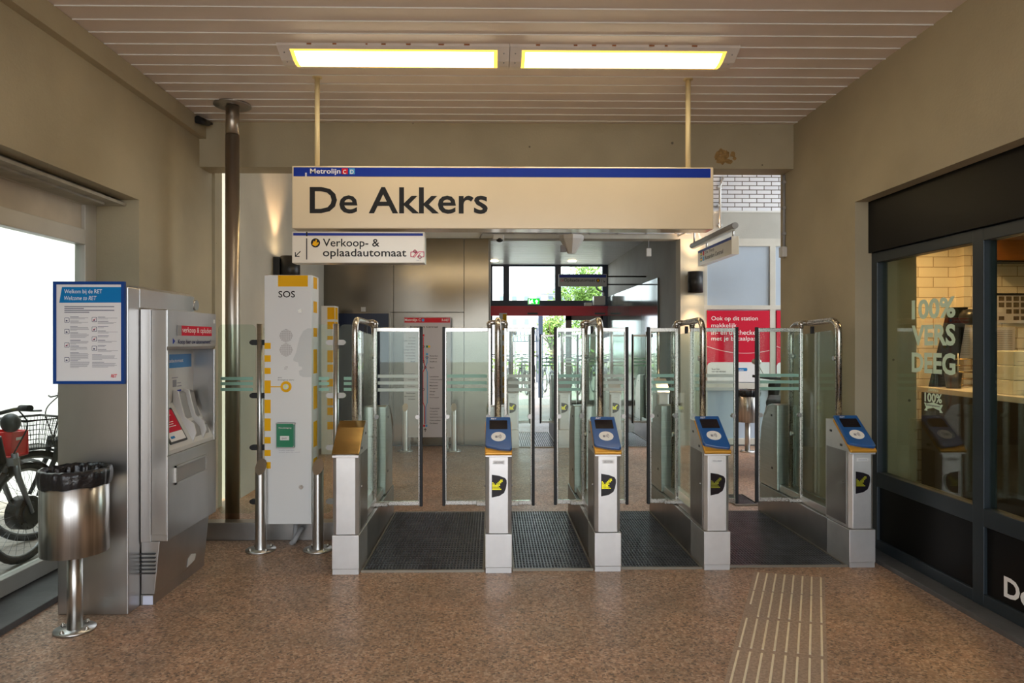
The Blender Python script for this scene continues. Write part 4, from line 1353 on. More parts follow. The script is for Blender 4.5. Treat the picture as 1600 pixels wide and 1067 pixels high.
        gp = B().box(hx + sg * 0.0112, x + sg * (tip - 0.0322), hy - 0.005, hy + 0.005, zb + 0.0302, zt - 0.0302).build('door_glass', 'glass_green', fd)
        B().box(x + sg * (tip - 0.0215), x + sg * tip, hy - 0.016, hy + 0.016, zb - 0.008, zt + 0.006).build('rubber_edge', 'rubber', fd, bevel=0.004)
        sp_ = B()
        for z in (1.238, 1.187, 1.135):
            sp_.box(hx + sg * 0.02, x + sg * (tip - 0.034), hy - 0.0068, hy - 0.0055, z - 0.012, z + 0.012)
        sp_.build('etched_stripe', 'white_film' if sg > 0 else 'green_film', fd)
        # finger notch rings on both uprights
        for xx in (hx + sg * 0.012, x + sg * (tip - 0.038)):
            B().cyl((xx, hy - 0.016, 0.93), (xx, hy + 0.016, 0.93), 0.017, 18).build('notch_disc', 'steel_dark', fd)
        # hinge elbow from the tube and lower hinge arm
        el = B().tube(fillet([(x, hy, 1.645), (hx, hy, 1.645), (hx, hy, 1.60)], 0.022, 5), 0.020, 14).ball((hx, hy, 1.632), 0.024)
        el.build('hinge_elbow', 'chrome', t)
        B().box(min(x + sg * 0.05, x + sg * 0.16), max(x + sg * 0.05, x + sg * 0.16), hy - 0.028, hy - 0.0145, zb - 0.006, zb + 0.026).build('hinge_arm', 'chrome', fd, bevel=0.005)
    return t


GX_ = [PX(540, 4.41), PX(779, 4.43), PX(949.5, 4.45), PX(1120, 4.47), PX(1347, 4.50)]
GY_ = [4.405, 4.42, 4.44, 4.46, 4.495]
def tips(i, j):
    return (GX_[j] - GX_[i]) / 2 - 0.074
make_gate(GX_[0], GY_[0], 'gate post with plain gold cap and no card reader, beside the SOS column', False, ((1, tips(0, 1)),), display=False)
make_gate(GX_[1], GY_[1], 'ticket gate with bright lit arrow right of the widest left lane', True, ((-1, tips(0, 1)), (1, tips(1, 2))))
make_gate(GX_[2], GY_[2], 'middle ticket gate with bright lit arrow between the two narrow lanes', True, ((-1, tips(1, 2)), (1, tips(2, 3))))
make_gate(GX_[3], GY_[3], 'ticket gate with dim arrow, left of the guide strips', True, ((-1, tips(2, 3)), (1, tips(3, 4))), 'led_dim')
make_gate(GX_[4], GY_[4], 'ticket gate with dim arrow standing by the right concrete pier', True, ((-1, tips(3, 4)),), 'led_dim')
# second row in the corridor mouth
G2Y = 9.62
g2 = [PX(801, G2Y), PX(882, G2Y), PX(962, G2Y)]
dd = (g2[1] - g2[0]) / 2 - 0.07
r0 = make_gate(g2[0], G2Y, 'far gate of the back row, beside the steel panel wall', False, ((1, dd),), group='back row of ticket gates', cap='steel')
r1 = make_gate(g2[1], G2Y, 'far gate in the middle of the back row by the exit', False, ((-1, dd), (1, dd)), group='back row of ticket gates', cap='steel')
dup(r1, (g2[2], G2Y, 0), 'far gate of the back row, third from the steel panel wall', 'back row of ticket gates')
r3 = make_gate(PX(1037, G2Y), G2Y, 'far gate of the back row against the right corridor wall', False, ((-1, dd),), group='back row of ticket gates', cap='steel', display=False)

# ---- mats
def floor_mat(x0, x1, y0, y1, label, pitch=0.021, cross=0.05):
    t = thing('floor_mat', label, 'floor mat', ((x0 + x1) / 2, (y0 + y1) / 2, 0), 'ribbed mats in the gate lanes')
    B().box(x0 + 0.012, x1 - 0.012, y0 + 0.012, y1 - 0.012, 0.0, 0.006).build('backing', 'mat', t)
    b = B()
    n = int((x1 - x0 - 0.03) / pitch)
    for k in range(n):
        x = x0 + 0.02 + k * pitch
        b.prism([(x, 0.006), (x + 0.011, 0.006), (x + 0.008, 0.014), (x + 0.003, 0.014)], 'y', y0 + 0.014, y1 - 0.014)
    m = int((y1 - y0 - 0.03) / cross)
    for k in range(m):
        yy = y0 + 0.03 + k * cross
        b.box(x0 + 0.014, x1 - 0.014, yy, yy + 0.008, 0.006, 0.011)
    b.build('scraper_ribs', 'mat_rib', t)
    f = B()
    f.box(x0, x1, y0, y0 + 0.012, 0, 0.015).box(x0, x1, y1 - 0.012, y1, 0, 0.015).box(x0, x0 + 0.012, y0 + 0.012, y1 - 0.012, 0, 0.015).box(x1 - 0.012, x1, y0 + 0.012, y1 - 0.012, 0, 0.015)
    f.build('edge_frame', 'mat_frame', t)
mlab = ['dark ribbed mat filling the widest gate lane on the left', 'dark ribbed mat in the narrow lane left of the middle gate',
        'dark ribbed mat in the narrow lane right of the middle gate', 'dark ribbed mat in the wide right lane behind the guide strips']
for i in range(4):
    floor_mat(GX_[i] + 0.093, GX_[i + 1] - 0.093, (GY_[i] + GY_[i + 1]) / 2 + 0.03, 5.98, mlab[i])
for i, (xa, xb) in enumerate(((g2[0], g2[1]), (g2[1], g2[2]), (g2[2], PX(1037, G2Y)))):
    floor_mat(xa + 0.093, xb - 0.093, G2Y + 0.03, G2Y + 1.6, ['dark mat in the left lane of the back gate row', 'dark mat in the central lane of the back gate row', 'dark mat in the right lane of the back gate row'][i], 0.03, 0.08)
floor_mat(PX(1140, 6.35), PX(1178, 6.35), 6.2, 6.62, 'small dark grid set in the floor behind the right lane', 0.02, 0.05)

# ---- ivory guide strips in the floor
O0 = Vector((PX(1185, 4.40), 4.40)); O7 = Vector((PX(1282.5, 4.30), 4.30))
dv = (Vector((PX(1142, 3.0), 3.0)) - O0).normalized()
rows = [(0.0, 0.335), (0.36, 0.76), (0.80, 1.185), (1.23, 1.75), (1.79, 2.3)]
pa_ = O0 - (O7 - O0) * 0.07; pb_ = O0 + (O7 - O0) * 1.06
inl = B()
q_ = [pa_ - dv * 0.02, pb_ - dv * 0.02, pb_ + dv * 2.4, pa_ + dv * 2.4]
inl.add([(v.x, v.y, 0.0003) for v in q_] + [(v.x, v.y, 0.0012) for v in q_], [(0, 3, 2, 1), (4, 5, 6, 7), (0, 1, 5, 4), (1, 2, 6, 5), (2, 3, 7, 6), (3, 0, 4, 7)])
struct(inl.build('floor', 'floor_worn'))
nl = 0
for r_i, (s0, s1) in enumerate(rows):
    for k in range(8):
        p = O0 + (O7 - O0) * (k / 7.0)
        a = p + dv * s0; c = p + dv * s1
        if k == 0 and r_i == 1:
            c = p + dv * 0.58
        nrm = Vector((-dv.y, dv.x)) * 0.0054
        bs = B()
        q = [a + nrm, a - nrm, c - nrm, c + nrm]
        q2 = [a + nrm * 0.85, a - nrm * 0.85, c - nrm * 0.85, c + nrm * 0.85]
        bs.add([(v.x, v.y, 0.0013) for v in q] + [(v.x, v.y, 0.005) for v in q2], [(0, 1, 2, 3), (7, 6, 5, 4), (0, 4, 5, 1), (1, 5, 6, 2), (2, 6, 7, 3), (3, 7, 4, 0)])
        o = bs.build('guide_strip', 'strip', None, (((a + c) / 2).x, ((a + c) / 2).y, 0))
        rn = ['nearest the gates', 'second from the gates', 'third from the gates', 'fourth from the gates', 'nearest the viewer'][r_i]
        kn = ['leftmost', 'second from left', 'third from left', 'fourth from left', 'fourth from right', 'third from right', 'second from right', 'rightmost'][k]
        tag(o, 'ivory floor guide strip, %s in the row %s' % (kn, rn), 'guide strip', 'ivory tactile guide strips')

# ---- hanging signs and fittings in the passage
HX = 2.66
t = thing('hanging_sign', 'narrow double sided platform sign hanging under a tube lamp on the right', 'sign', (HX + 0.04, 8.2, 2.47))
hy0, hy1 = DX(1143, HX), DX(1090.5, HX)
hz0, hz1 = PZ(397, hy0, HX), PZ(369, hy0, HX)
B().box(HX, HX + 0.085, hy0, hy1, hz0, hz1).build('panel', 'sign_white', t, bevel=0.003)
B().box(HX - 0.0012, HX, hy0 + 0.005, hy1 - 0.005, hz1 - 0.035, hz1 - 0.004).build('blue_band', 'sign_blue', t)
hh = hz1 - hz0
text('lettering', 'De Terp', (HX, hy1 - 0.30, hz0 + hh * 0.56), 0.34, 0.045, 'black_text', t, R_, U_, 0.01)
text('lettering', 'Rotterdam Centraal', (HX, hy1 - 0.30, hz0 + hh * 0.24), 0.66, 0.05, 'black_text', t, R_, U_, 0.01)
for z, ml in ((0.56, ('black', 'yellow', 'green')), (0.22, ('black', 'yellow', 'green'))):
    for k, m_ in enumerate(ml):
        B().box(HX - 0.0012, HX, hy1 - 0.165, hy1 - 0.11, hz0 + hh * z + 0.018 * (2 - k), hz0 + hh * z + 0.018 * (3 - k)).build('line_tile', m_, t)
B().box(HX - 0.0012, HX, hy1 - 0.26, hy1 - 0.20, hz0 + hh * 0.56, hz0 + hh * 0.56 + 0.055).build('line_tile', 'red', t)
B().box(HX - 0.0012, HX, hy1 - 0.26, hy1 - 0.20, hz0 + hh * 0.22, hz0 + hh * 0.22 + 0.055).build('line_tile', 'cyan', t)
lz = PZ(352, 7.5, HX)
t2 = thing('tube_lamp', 'grey tubular lamp carrying the hanging platform sign', 'lamp', (HX + 0.03, 8.3, lz))
ty1 = DX(1078, HX)
B().cyl((HX + 0.03, 7.5, lz), (HX + 0.03, ty1, lz), 0.036, 20).build('tube', 'grey_plastic', t2)
B().box(HX + 0.01, HX + 0.05, 7.55, ty1 - 0.05, lz - 0.046, lz - 0.030).build('lens', 'silhouette', t2)
for yy in (hy0 + 0.05, hy1 - 0.25):
    B().cyl((HX + 0.035, yy, hz1 + 0.0005), (HX + 0.035, yy, lz - 0.03), 0.012, 10).build('hanger', 'steel', t2)
B().tube([(HX + 0.03, ty1 - 0.1, lz + 0.03), (HX + 0.03, ty1 - 0.1, 3.0), (HX + 0.03, BACK, 3.02)], 0.012, 8).build('support_arm', 'steel', t2)

def wall_lamp(base, outdir, label, down=True):
    """cylindrical wall lamp: base point on the wall, outdir unit vector"""
    t = thing('wall_lamp', label, 'wall lamp', base, 'black cylindrical wall lamps')
    p = Vector(base); o = Vector(outdir)
    c = p + o * 0.17
    B().lathe(c.x, c.y, [(0.088, c.z - 0.145), (0.105, c.z - 0.150), (0.105, c.z + 0.150), (0.088, c.z + 0.145), (0.088, c.z - 0.145)], 32).build('shade', 'black', t)
    bk = B()
    s_ = Vector((-o.y, o.x, 0))
    q = [p + s_ * 0.06, p - s_ * 0.06, p - s_ * 0.06 + o * 0.07, p + s_ * 0.06 + o * 0.07]
    bk.add([(v.x, v.y, c.z - 0.14) for v in q] + [(v.x, v.y, c.z + 0.14) for v in q], [(3, 2, 1, 0), (4, 5, 6, 7), (0, 1, 5, 4), (1, 2, 6, 5), (2, 3, 7, 6), (3, 0, 4, 7)])
    bk.build('back_box', 'black', t)
    B().cyl((c.x, c.y, c.z - 0.135), (c.x, c.y, c.z - 0.125), 0.085, 24).cyl((c.x, c.y, c.z + 0.125), (c.x, c.y, c.z + 0.135), 0.085, 24).build('lens', 'lens_warm', t)
    for sg in (-1, 1):
        l = bpy.data.lights.new('lamp_light', 'SPOT')
        l.energy = 26; l.color = (1.0, 0.62, 0.34); l.spot_size = math.radians(75); l.spot_blend = 0.6; l.shadow_soft_size = 0.05
        lo = bpy.data.objects.new('lamp_light', l)
        COL.objects.link(lo)
        lo.parent = t
        lo.location = (c - p) + Vector((0, 0, sg * 0.16))
        lo.rotation_euler = (PI, 0, 0) if sg > 0 else (0, 0, 0)
wl = PX(1086.5, BACK - 0.17)
wall_lamp((wl, BACK - 0.002, PZ(441, BACK - 0.17, wl)), (0, -1, 0), 'black cylindrical wall lamp on the pale pier left of the window')
LYL = DX(452, -2.24)
wall_lamp((-2.398, LYL, PZ(422, LYL, -2.4)), (1, 0, 0), 'black cylindrical wall lamp above the SOS column')

# loudspeaker, dome camera, conduit on the lintel
ly = 9.62
lx = PX(893, ly)
t = thing('loudspeaker', 'white faceted loudspeaker cone hanging below the passage lintel', 'loudspeaker', (lx, ly, PZ(395, ly)))
B().lathe(lx, ly, [(0.0, PZ(396, ly)), (0.055, PZ(396, ly)), (0.17, PZ(374, ly)), (0.175, PZ(368, ly)), (0.0, PZ(366, ly))], 8, False).build('cone', 'pale_plastic', t)
B().cyl((lx, ly, PZ(367, ly)), (lx, ly, 3.12), 0.02, 12).box(lx - 0.03, lx + 0.03, ly - 0.02, BACK, 3.10, 3.13).build('bracket', 'grey_plastic', t)
B().box(PX(876, ly), PX(885, ly), ly - 0.04, ly + 0.06, PZ(393, ly), PZ(383, ly)).build('junction_box', 'grey_text', t)
kx = PX(778.5, ly)
t = thing('security_camera', 'pale dome camera under the lintel above the corridor mouth', 'camera', (kx, 9.7, PZ(376, ly)))
B().box(PX(770, ly), PX(787.5, ly), 9.62, BACK, PZ(374, ly), PZ(366, ly)).build('housing', 'pale_plastic', t, bevel=0.01)
B().ball((kx + 0.02, 9.66, PZ(374, ly)), 0.05, 1, 1, 0.7).build('dome', 'black', t)
zc_ = PZ(363, 9.77)
cb = B().tube(fillet([(PX(750, 9.77), 9.775, PZ(372, 9.77)), (PX(755, 9.77), 9.775, zc_), (PX(1080, 9.77), 9.775, zc_ - 0.01)], 0.03, 4), 0.013, 8)
for px in (803, 838, 871, 922, 965, 1010, 1056):
    cb.box(PX(px, 9.77) - 0.012, PX(px, 9.77) + 0.012, 9.755, BACK, zc_ - 0.022, zc_ + 0.018)
tag(cb.build('cable_conduit', 'grey_plastic', None, (0.5, 9.775, zc_)), 'thin grey conduit running along the passage lintel', 'conduit')
px = PX(1022, 9.5)
t = thing('pull_switch', 'small pale switch block hanging on a cord from the lintel', 'switch', (px, 9.83, PZ(397, 9.5)))
B().cyl((px, 9.83, PZ(385, 9.6)), (px, 9.83, 2.98), 0.004, 6).build('cord', 'grey_text', t)
B().box(px - 0.035, px + 0.035, 9.81, 9.85, PZ(397, 9.6), PZ(384, 9.6)).build('block', 'pale_plastic', t, bevel=0.008)
# vertical conduit on the end of the right wall
vx, vy = 2.592, 6.02
t = thing('cable_conduit', 'vertical conduit with junction box on the end of the right wall', 'conduit', (vx, vy, 2.2))
v = B().tube([(vx, vy, PZ(394, vy, vx)), (vx, vy, 2.975)], 0.011, 10)
for p_ in (285, 325, 365):
    v.box(vx - 0.016, RX, vy - 0.016, vy + 0.016, PZ(p_ + 2, vy, vx), PZ(p_ - 2, vy, vx))
v.build('pipe', 'grey_plastic', t)
B().box(vx - 0.032, RX - 0.0005, vy - 0.04, vy + 0.035, PZ(402, vy, vx), PZ(386, vy, vx)).build('junction_box', 'pale_plastic', t, bevel=0.005)
ux = PX(1125, 9.76)
t = thing('cable_conduit', 'short upright conduit before the white bricks', 'conduit', (ux, 9.76, PZ(355, 9.76)))
v = B().tube([(ux, 9.76, PZ(355, 9.76)), (ux, 9.76, PZ(290, 9.76)), (ux + 0.05, 9.77, PZ(275, 9.76))], 0.018, 10)
for p_ in (291, 320, 351):
    v.box(ux - 0.03, ux + 0.03, 9.745, BACK + 0.02, PZ(p_ + 1.5, 9.76), PZ(p_ - 1.5, 9.76))
v.build('pipe', 'steel', t)
# recharge sign on two arms from the right corridor wall
oy = 12.0
ox0, ox1 = PX(873, oy), PX(948, oy)
t = thing('recharge_sign', 'small grey recharge machine sign on two black arms before the exit glazing', 'sign', (ox1, oy, PZ(447, oy)))
B().box(ox0, ox1, oy, oy + 0.06, PZ(447, oy), PZ(428, oy)).build('panel', pm('shaded sign grey', srgb(176, 178, 180), 0.4), t, bevel=0.003)
B().box(ox0 + 0.01, ox1 - 0.01, oy - 0.0012, oy, PZ(433.5, oy), PZ(429, oy)).build('blue_band', 'sign_blue', t)
tx('Oplaadautomaat', 881, 930, 434.8, 441.5, oy, 'black_text', t, bold=0.01)
B().slab(ell(0, 0, 0.032, 0.032), (PX(934.5, oy), oy, PZ(438, oy)), (1, 0, 0), (0, 0, 1), 0.001).slab(rect(-0.006, 0.0, -0.03, 0.03), (PX(940, oy), oy, PZ(438, oy)), (1, 0, 0), (0, 0, 1), 0.001).build('pictogram', 'black_text', t)
B().slab(ell(0, 0, 0.016, 0.022), (PX(934.5, oy), oy - 0.0012, PZ(438, oy)), (1, 0, 0), (0, 0, 1), 0.001).build('pictogram', 'yellow', t)
ar = B(); aa = (PX(945, oy), oy, PZ(440.5, oy))
for p, q in (((0, 0), (-0.03, 0.03)), ((0, 0), (-0.022, 0)), ((0, 0), (0, 0.022))):
    bar(ar, p, q, 0.006, aa)
ar.build('arrow', 'black_text', t)
ring_ = B()
ring(ring_, (0, 0), 0.018, 0.005, (PX(877, oy), oy, PZ(438, oy)), 12); ring(ring_, (0.035, 0), 0.014, 0.005, (PX(877, oy), oy, PZ(438, oy)), 12)
ring_.build('chipcard_logo', 'pink', t)
B().cyl((ox1 - 0.02, oy + 0.03, PZ(431.5, oy)), (2.728, oy + 0.03, PZ(431.5, oy)), 0.012, 8).cyl((ox1 - 0.02, oy + 0.03, PZ(444, oy)), (2.704, oy + 0.03, PZ(444, oy)), 0.012, 8).build('arm', 'black', t)
# exit sign, white box, cameras by the exit
ey = FAR - 0.2
e0, e1 = PX(824.5, ey), PX(843.5, ey)
t = thing('exit_sign', 'lit green emergency exit sign above the red door beam', 'exit sign', ((e0 + e1) / 2, ey, PZ(476, ey)))
B().box(e0, e1, ey, ey + 0.05, PZ(475.5, ey), PZ(466, ey)).box((e0 + e1) / 2 - 0.02, (e0 + e1) / 2 + 0.02, ey + 0.05, FAR, PZ(474, ey), PZ(470, ey)).build('housing', 'silhouette', t)
B().box(e0 + 0.012, e1 - 0.012, ey - 0.002, ey, PZ(475, ey), PZ(466.6, ey)).build('face', 'exit_green', t)
xg = B(); zc_ = PZ(471, ey)
xg.slab(rect(-0.115, -0.095, -0.055, 0.055), ((e0 + e1) / 2, ey - 0.002, zc_), (1, 0, 0), (0, 0, 1), 0.002)
xg.slab([(-0.085, -0.05), (-0.06, -0.05), (-0.045, -0.01), (-0.02, -0.045), (-0.005, -0.035), (-0.03, 0.01), (-0.02, 0.035), (-0.035, 0.055), (-0.055, 0.035), (-0.08, 0.01)], ((e0 + e1) / 2, ey - 0.002, zc_), (1, 0, 0), (0, 0, 1), 0.002)
xg.slab([(0.05, -0.05), (0.08, -0.05), (0.08, 0.0), (0.105, 0.0), (0.065, 0.05), (0.025, 0.0), (0.05, 0.0)], ((e0 + e1) / 2, ey - 0.002, zc_), (1, 0, 0), (0, 0, 1), 0.002)
xg.build('running_figure', 'exit_white', t)
cy_ = FAR - 0.35
t = thing('equipment_box', 'pale grey box with hanging cable in the corner above the exit door', 'equipment box', (PX(938, cy_), cy_, PZ(476, cy_)))
B().box(PX(928, cy_), PX(946, cy_), cy_, cy_ + 0.2, PZ(476, cy_), PZ(462, cy_)).build('box', 'pale_plastic', t, bevel=0.01)
B().tube(fillet([(PX(933, cy_), cy_ + 0.1, PZ(446, cy_)), (PX(934, cy_), cy_ + 0.1, PZ(452, cy_)), (PX(945, cy_), cy_ + 0.1, PZ(456, cy_)), (PX(944, cy_), cy_ + 0.1, PZ(463, cy_))], 0.05, 4), 0.02, 8).build('cable', 'grey_text', t)
B().box(PX(915.5, cy_), PX(926, cy_), cy_ + 0.1, FAR, PZ(477, cy_), PZ(472, cy_)).build('small_camera', 'silhouette', t)
for px_, lab in ((772, 'small recessed ceiling downlight near the left mullion of the exit glazing'), (894, 'small recessed ceiling downlight over the recharge sign side')):
    yy = 15.2
    o = B().cyl((PX(px_, yy), yy, 3.285), (PX(px_, yy), yy, 3.30), 0.09, 20).build('downlight', 'lens_warm', None, (PX(px_, yy), yy, 3.29))
    tag(o, lab, 'downlight', 'corridor downlights')

# ---- metro map board
my = 9.55
mx0, mx1 = PX(631, my), PX(704, my)
mz0, mz1 = PZ(683, my), PZ(495.5, my)
t = thing('metro_map_board', 'grey metro line map board with red header before the steel panels', 'map board', ((mx0 + mx1) / 2, my, 0))
B().box(mx0, mx1, my, my + 0.05, mz0, mz1).build('panel', 'sheet', t, bevel=0.004)
B().box(mx0 + 0.03, mx0 + 0.09, my + 0.01, my + 0.045, 0, mz0).box(mx1 - 0.09, mx1 - 0.03, my + 0.01, my + 0.045, 0, mz0).build('foot_post', 'steel_dark', t)
B().box(mx0 + 0.008, mx1 - 0.008, my - 0.0012, my, PZ(504, my), PZ(496.5, my)).build('red_header', 'red', t)
tx('Metrolijn C', 632.5, 657.5, 497.6, 503.2, my - 0.0012, 'white_text', t, bold=0.015)
B().box(PX(659, my), PX(663, my), my - 0.0024, my - 0.0012, PZ(502.2, my), PZ(498, my)).build('line_tile', 'cyan', t)
tx('R-NET', 690.5, 702.5, 498, 502, my - 0.0012, 'white_text', t, bold=0.02)
def mp(px_, py_):
    return (PX(px_, my) - mx0, PZ(py_, my) - mz0)
def polyline(pts, w, mat, name, dy=0.0):
    b = B()
    for p, q in zip(pts[:-1], pts[1:]):
        bar(b, mp(*p), mp(*q), w, (mx0, my - dy, mz0))
    return b.build(name, mat, t)
zmap = lambda a, e: (620 + a / 4.85, 480 + e / 4.85)
R1 = [zmap(*p) for p in ((202, 228), (202, 410), (216, 455), (198, 490), (198, 720), (212, 755), (212, 880))]
R2 = [zmap(*p) for p in ((229, 380), (229, 420), (216, 455), (231, 490), (231, 720), (219, 755), (219, 880))]
polyline(R2, 0.011, 'cyan', 'map_line'); polyline(R1, 0.011, 'red', 'map_line', 0.0008)
ws = B()
for a, e in ((202, 298), (229, 379), (202, 411), (216, 456), (202, 622)):
    p = mp(*zmap(a, e))
    ring(ws, p, 0.014, 0.006, (mx0, my - 0.0018, mz0), 14)
ws.build('station_ring', 'black_text', t)
for a, e, m_ in ((202, 213, 'red'), (229, 356, 'cyan'), (207, 897, 'red'), (224, 897, 'cyan'), (229, 298, 'green'), (245, 298, 'yellow'), (192, 457, 'navy_text')):
    p = zmap(a, e)
    B().box(PX(p[0] - 1.5, my), PX(p[0] + 1.5, my), my - 0.0012, my, PZ(p[1] + 1.7, my), PZ(p[1] - 1.7, my)).build('line_tile', m_, t)
sts = [('Rotterdam', 368), ('Centraal', 388), ('Stadhuis', 411), ('Beurs', 457), ('Leuvehaven', 525), ('Wilhelminaplein', 548), ('Rijnhaven', 570), ('Maashaven', 593), ('Zuidplein', 616), ('Slinge', 638), ('Rhoon', 661), ('Poortugaal', 684), ('Tussenwater', 765), ('Hoogvliet', 788), ('Zalmplaat', 810), ('Spijkenisse Centrum', 833), ('Heemraadlaan', 856), ('De Akkers', 878)]
for s, e in sts:
    p = zmap(250, e + 5)
    hgt = 0.018
    text('lettering', s, (PX(p[0], my), my, PZ(p[1], my)), 0.0125 * len(s), hgt, 'black_text', t, bold=0.01)
for s, e in (('De Terp', 232), ('Capelle Centrum', 255), ('Slotlaan', 275), ('Capelsebrug', 300), ('Kralingse Zoom', 323), ('Voorschoterlaan', 345), ('Gerdesiaweg', 368), ('Oostplein', 390), ('Blaak', 411), ('Eendrachtsplein', 503), ('Dijkzigt', 548), ('Coolhaven', 597), ('Delfshaven', 650), ('Marconiplein', 675), ('Schiedam', 695)):
    p = zmap(140, e + 5)
    w_ = 0.0125 * len(s)
    text('lettering', s, (PX(p[0], my) - w_, my, PZ(p[1], my)), w_, 0.018, 'black_text', t, bold=0.01)
text('lettering', 'Rotterdam Centraal', (PX(641, my), my, PZ(512, my)), PX(684, my) - PX(641, my), 0.026, 'black_text', t, bold=0.01)
ua = B(); p = mp(*zmap(215, 935))
for q in ((-0.018, 0.012), (0.018, 0.012)):
    bar(ua, (p[0], p[1] + 0.03), (p[0] + q[0], p[1] + q[1]), 0.007, (mx0, my, mz0))
bar(ua, (p[0], p[1] + 0.03), (p[0], p[1] - 0.012), 0.007, (mx0, my, mz0))
ua.build('arrow', 'black_text', t)

# ---- crimson poster in the right window
py_ = BACK - 0.012
def poster(x0, x1, label, full):
    t = thing('poster', label, 'poster', ((x0 + x1) / 2, BACK, PZ(604, BACK)), 'crimson posters in the window')
    B().box(x0, x1, py_, BACK + 0.03, PZ(597, BACK), PZ(485, BACK)).build('sheet', 'crimson', t)
    zt_ = PZ(566, BACK)
    B().slab([(0, 0), (x1 - x0, 0), (x1 - x0, zt_ - PZ(597, BACK)), (0.06, zt_ - PZ(597, BACK)), (0.02, zt_ - PZ(597, BACK) - 0.015), (0, zt_ - PZ(597, BACK) - 0.05)], (x0, py_, PZ(597, BACK)), (1, 0, 0), (0, 0, 1), 0.001).build('white_footer', 'paper', t)
    if full:
        for s, a, c, e, g in (('Ook op dit station', 1111.5, 1184, 494, 502.5), ('makkelijk', 1111.5, 1151, 505, 513.5), ('in- en uitchecken', 1111.5, 1186, 515.5, 523), ('met je betaalpas', 1111.5, 1181, 525.5, 534)):
            tx(s, a, c, e, g, py_, 'white_text', t)
        B().slab(rrect(0, 0.20, 0, 0.045, 0.015), (PX(1146, py_), py_ - 0.001, PZ(580, py_)), (1, 0, 0), (0, 0, 1), 0.001).build('blue_button', 'mid_blue', t)
        tx('RET website', 1149, 1162, 576.3, 579.2, py_ - 0.002, 'white_text', t)
        tx('Scan hier', 1112, 1125, 575, 578, py_ - 0.001, 'black_text', t)
        tx('voor meer informatie', 1112, 1134, 578.6, 581.6, py_ - 0.001, 'black_text', t)
    arc = B()
    o_ = (x0, py_, PZ(552, py_))
    pts = [(u, 0.10 * ((u - 0.55) / 0.55) ** 2) for u in [k * (x1 - x0) / 14 for k in range(15)]]
    for p, q in zip(pts[:-1], pts[1:]):
        bar(arc, p, q, 0.005, o_)
    arc.build('curved_line', 'white_text', t)
poster(PX(1104.5, BACK), PX(1202, BACK), 'crimson poster with white text in the window above the far bin', True)
poster(PX(1213, BACK), PX(1213, BACK) + 0.9, 'crimson poster in the second window pane, mostly hidden by the right wall', False)

# ---- bicycles
def spoked_wheel(c, R, tyre_r, par, name='wheel', n=18):
    w = B().torus(c, (0, 1, 0), R - tyre_r, tyre_r, 36, 8).build(name, 'tyre', par)
    s = B().torus(c, (0, 1, 0), R - 2.2 * tyre_r, tyre_r * 0.5, 32, 6)
    for k in range(n):
        a = 2 * PI * k / n
        a2 = a + 0.25 * (1 if k % 2 else -1)
        off = 0.025 * (1 if k % 2 else -1)
        s.tube([(c[0] + 0.03 * math.cos(a2), c[1] + off, c[2] + 0.03 * math.sin(a2)), (c[0] + (R - 2.3 * tyre_r) * math.cos(a), c[1], c[2] + (R - 2.3 * tyre_r) * math.sin(a))], 0.0016, 4, False)
    s.build('rim_and_spokes', 'bike_grey', w)
    return w


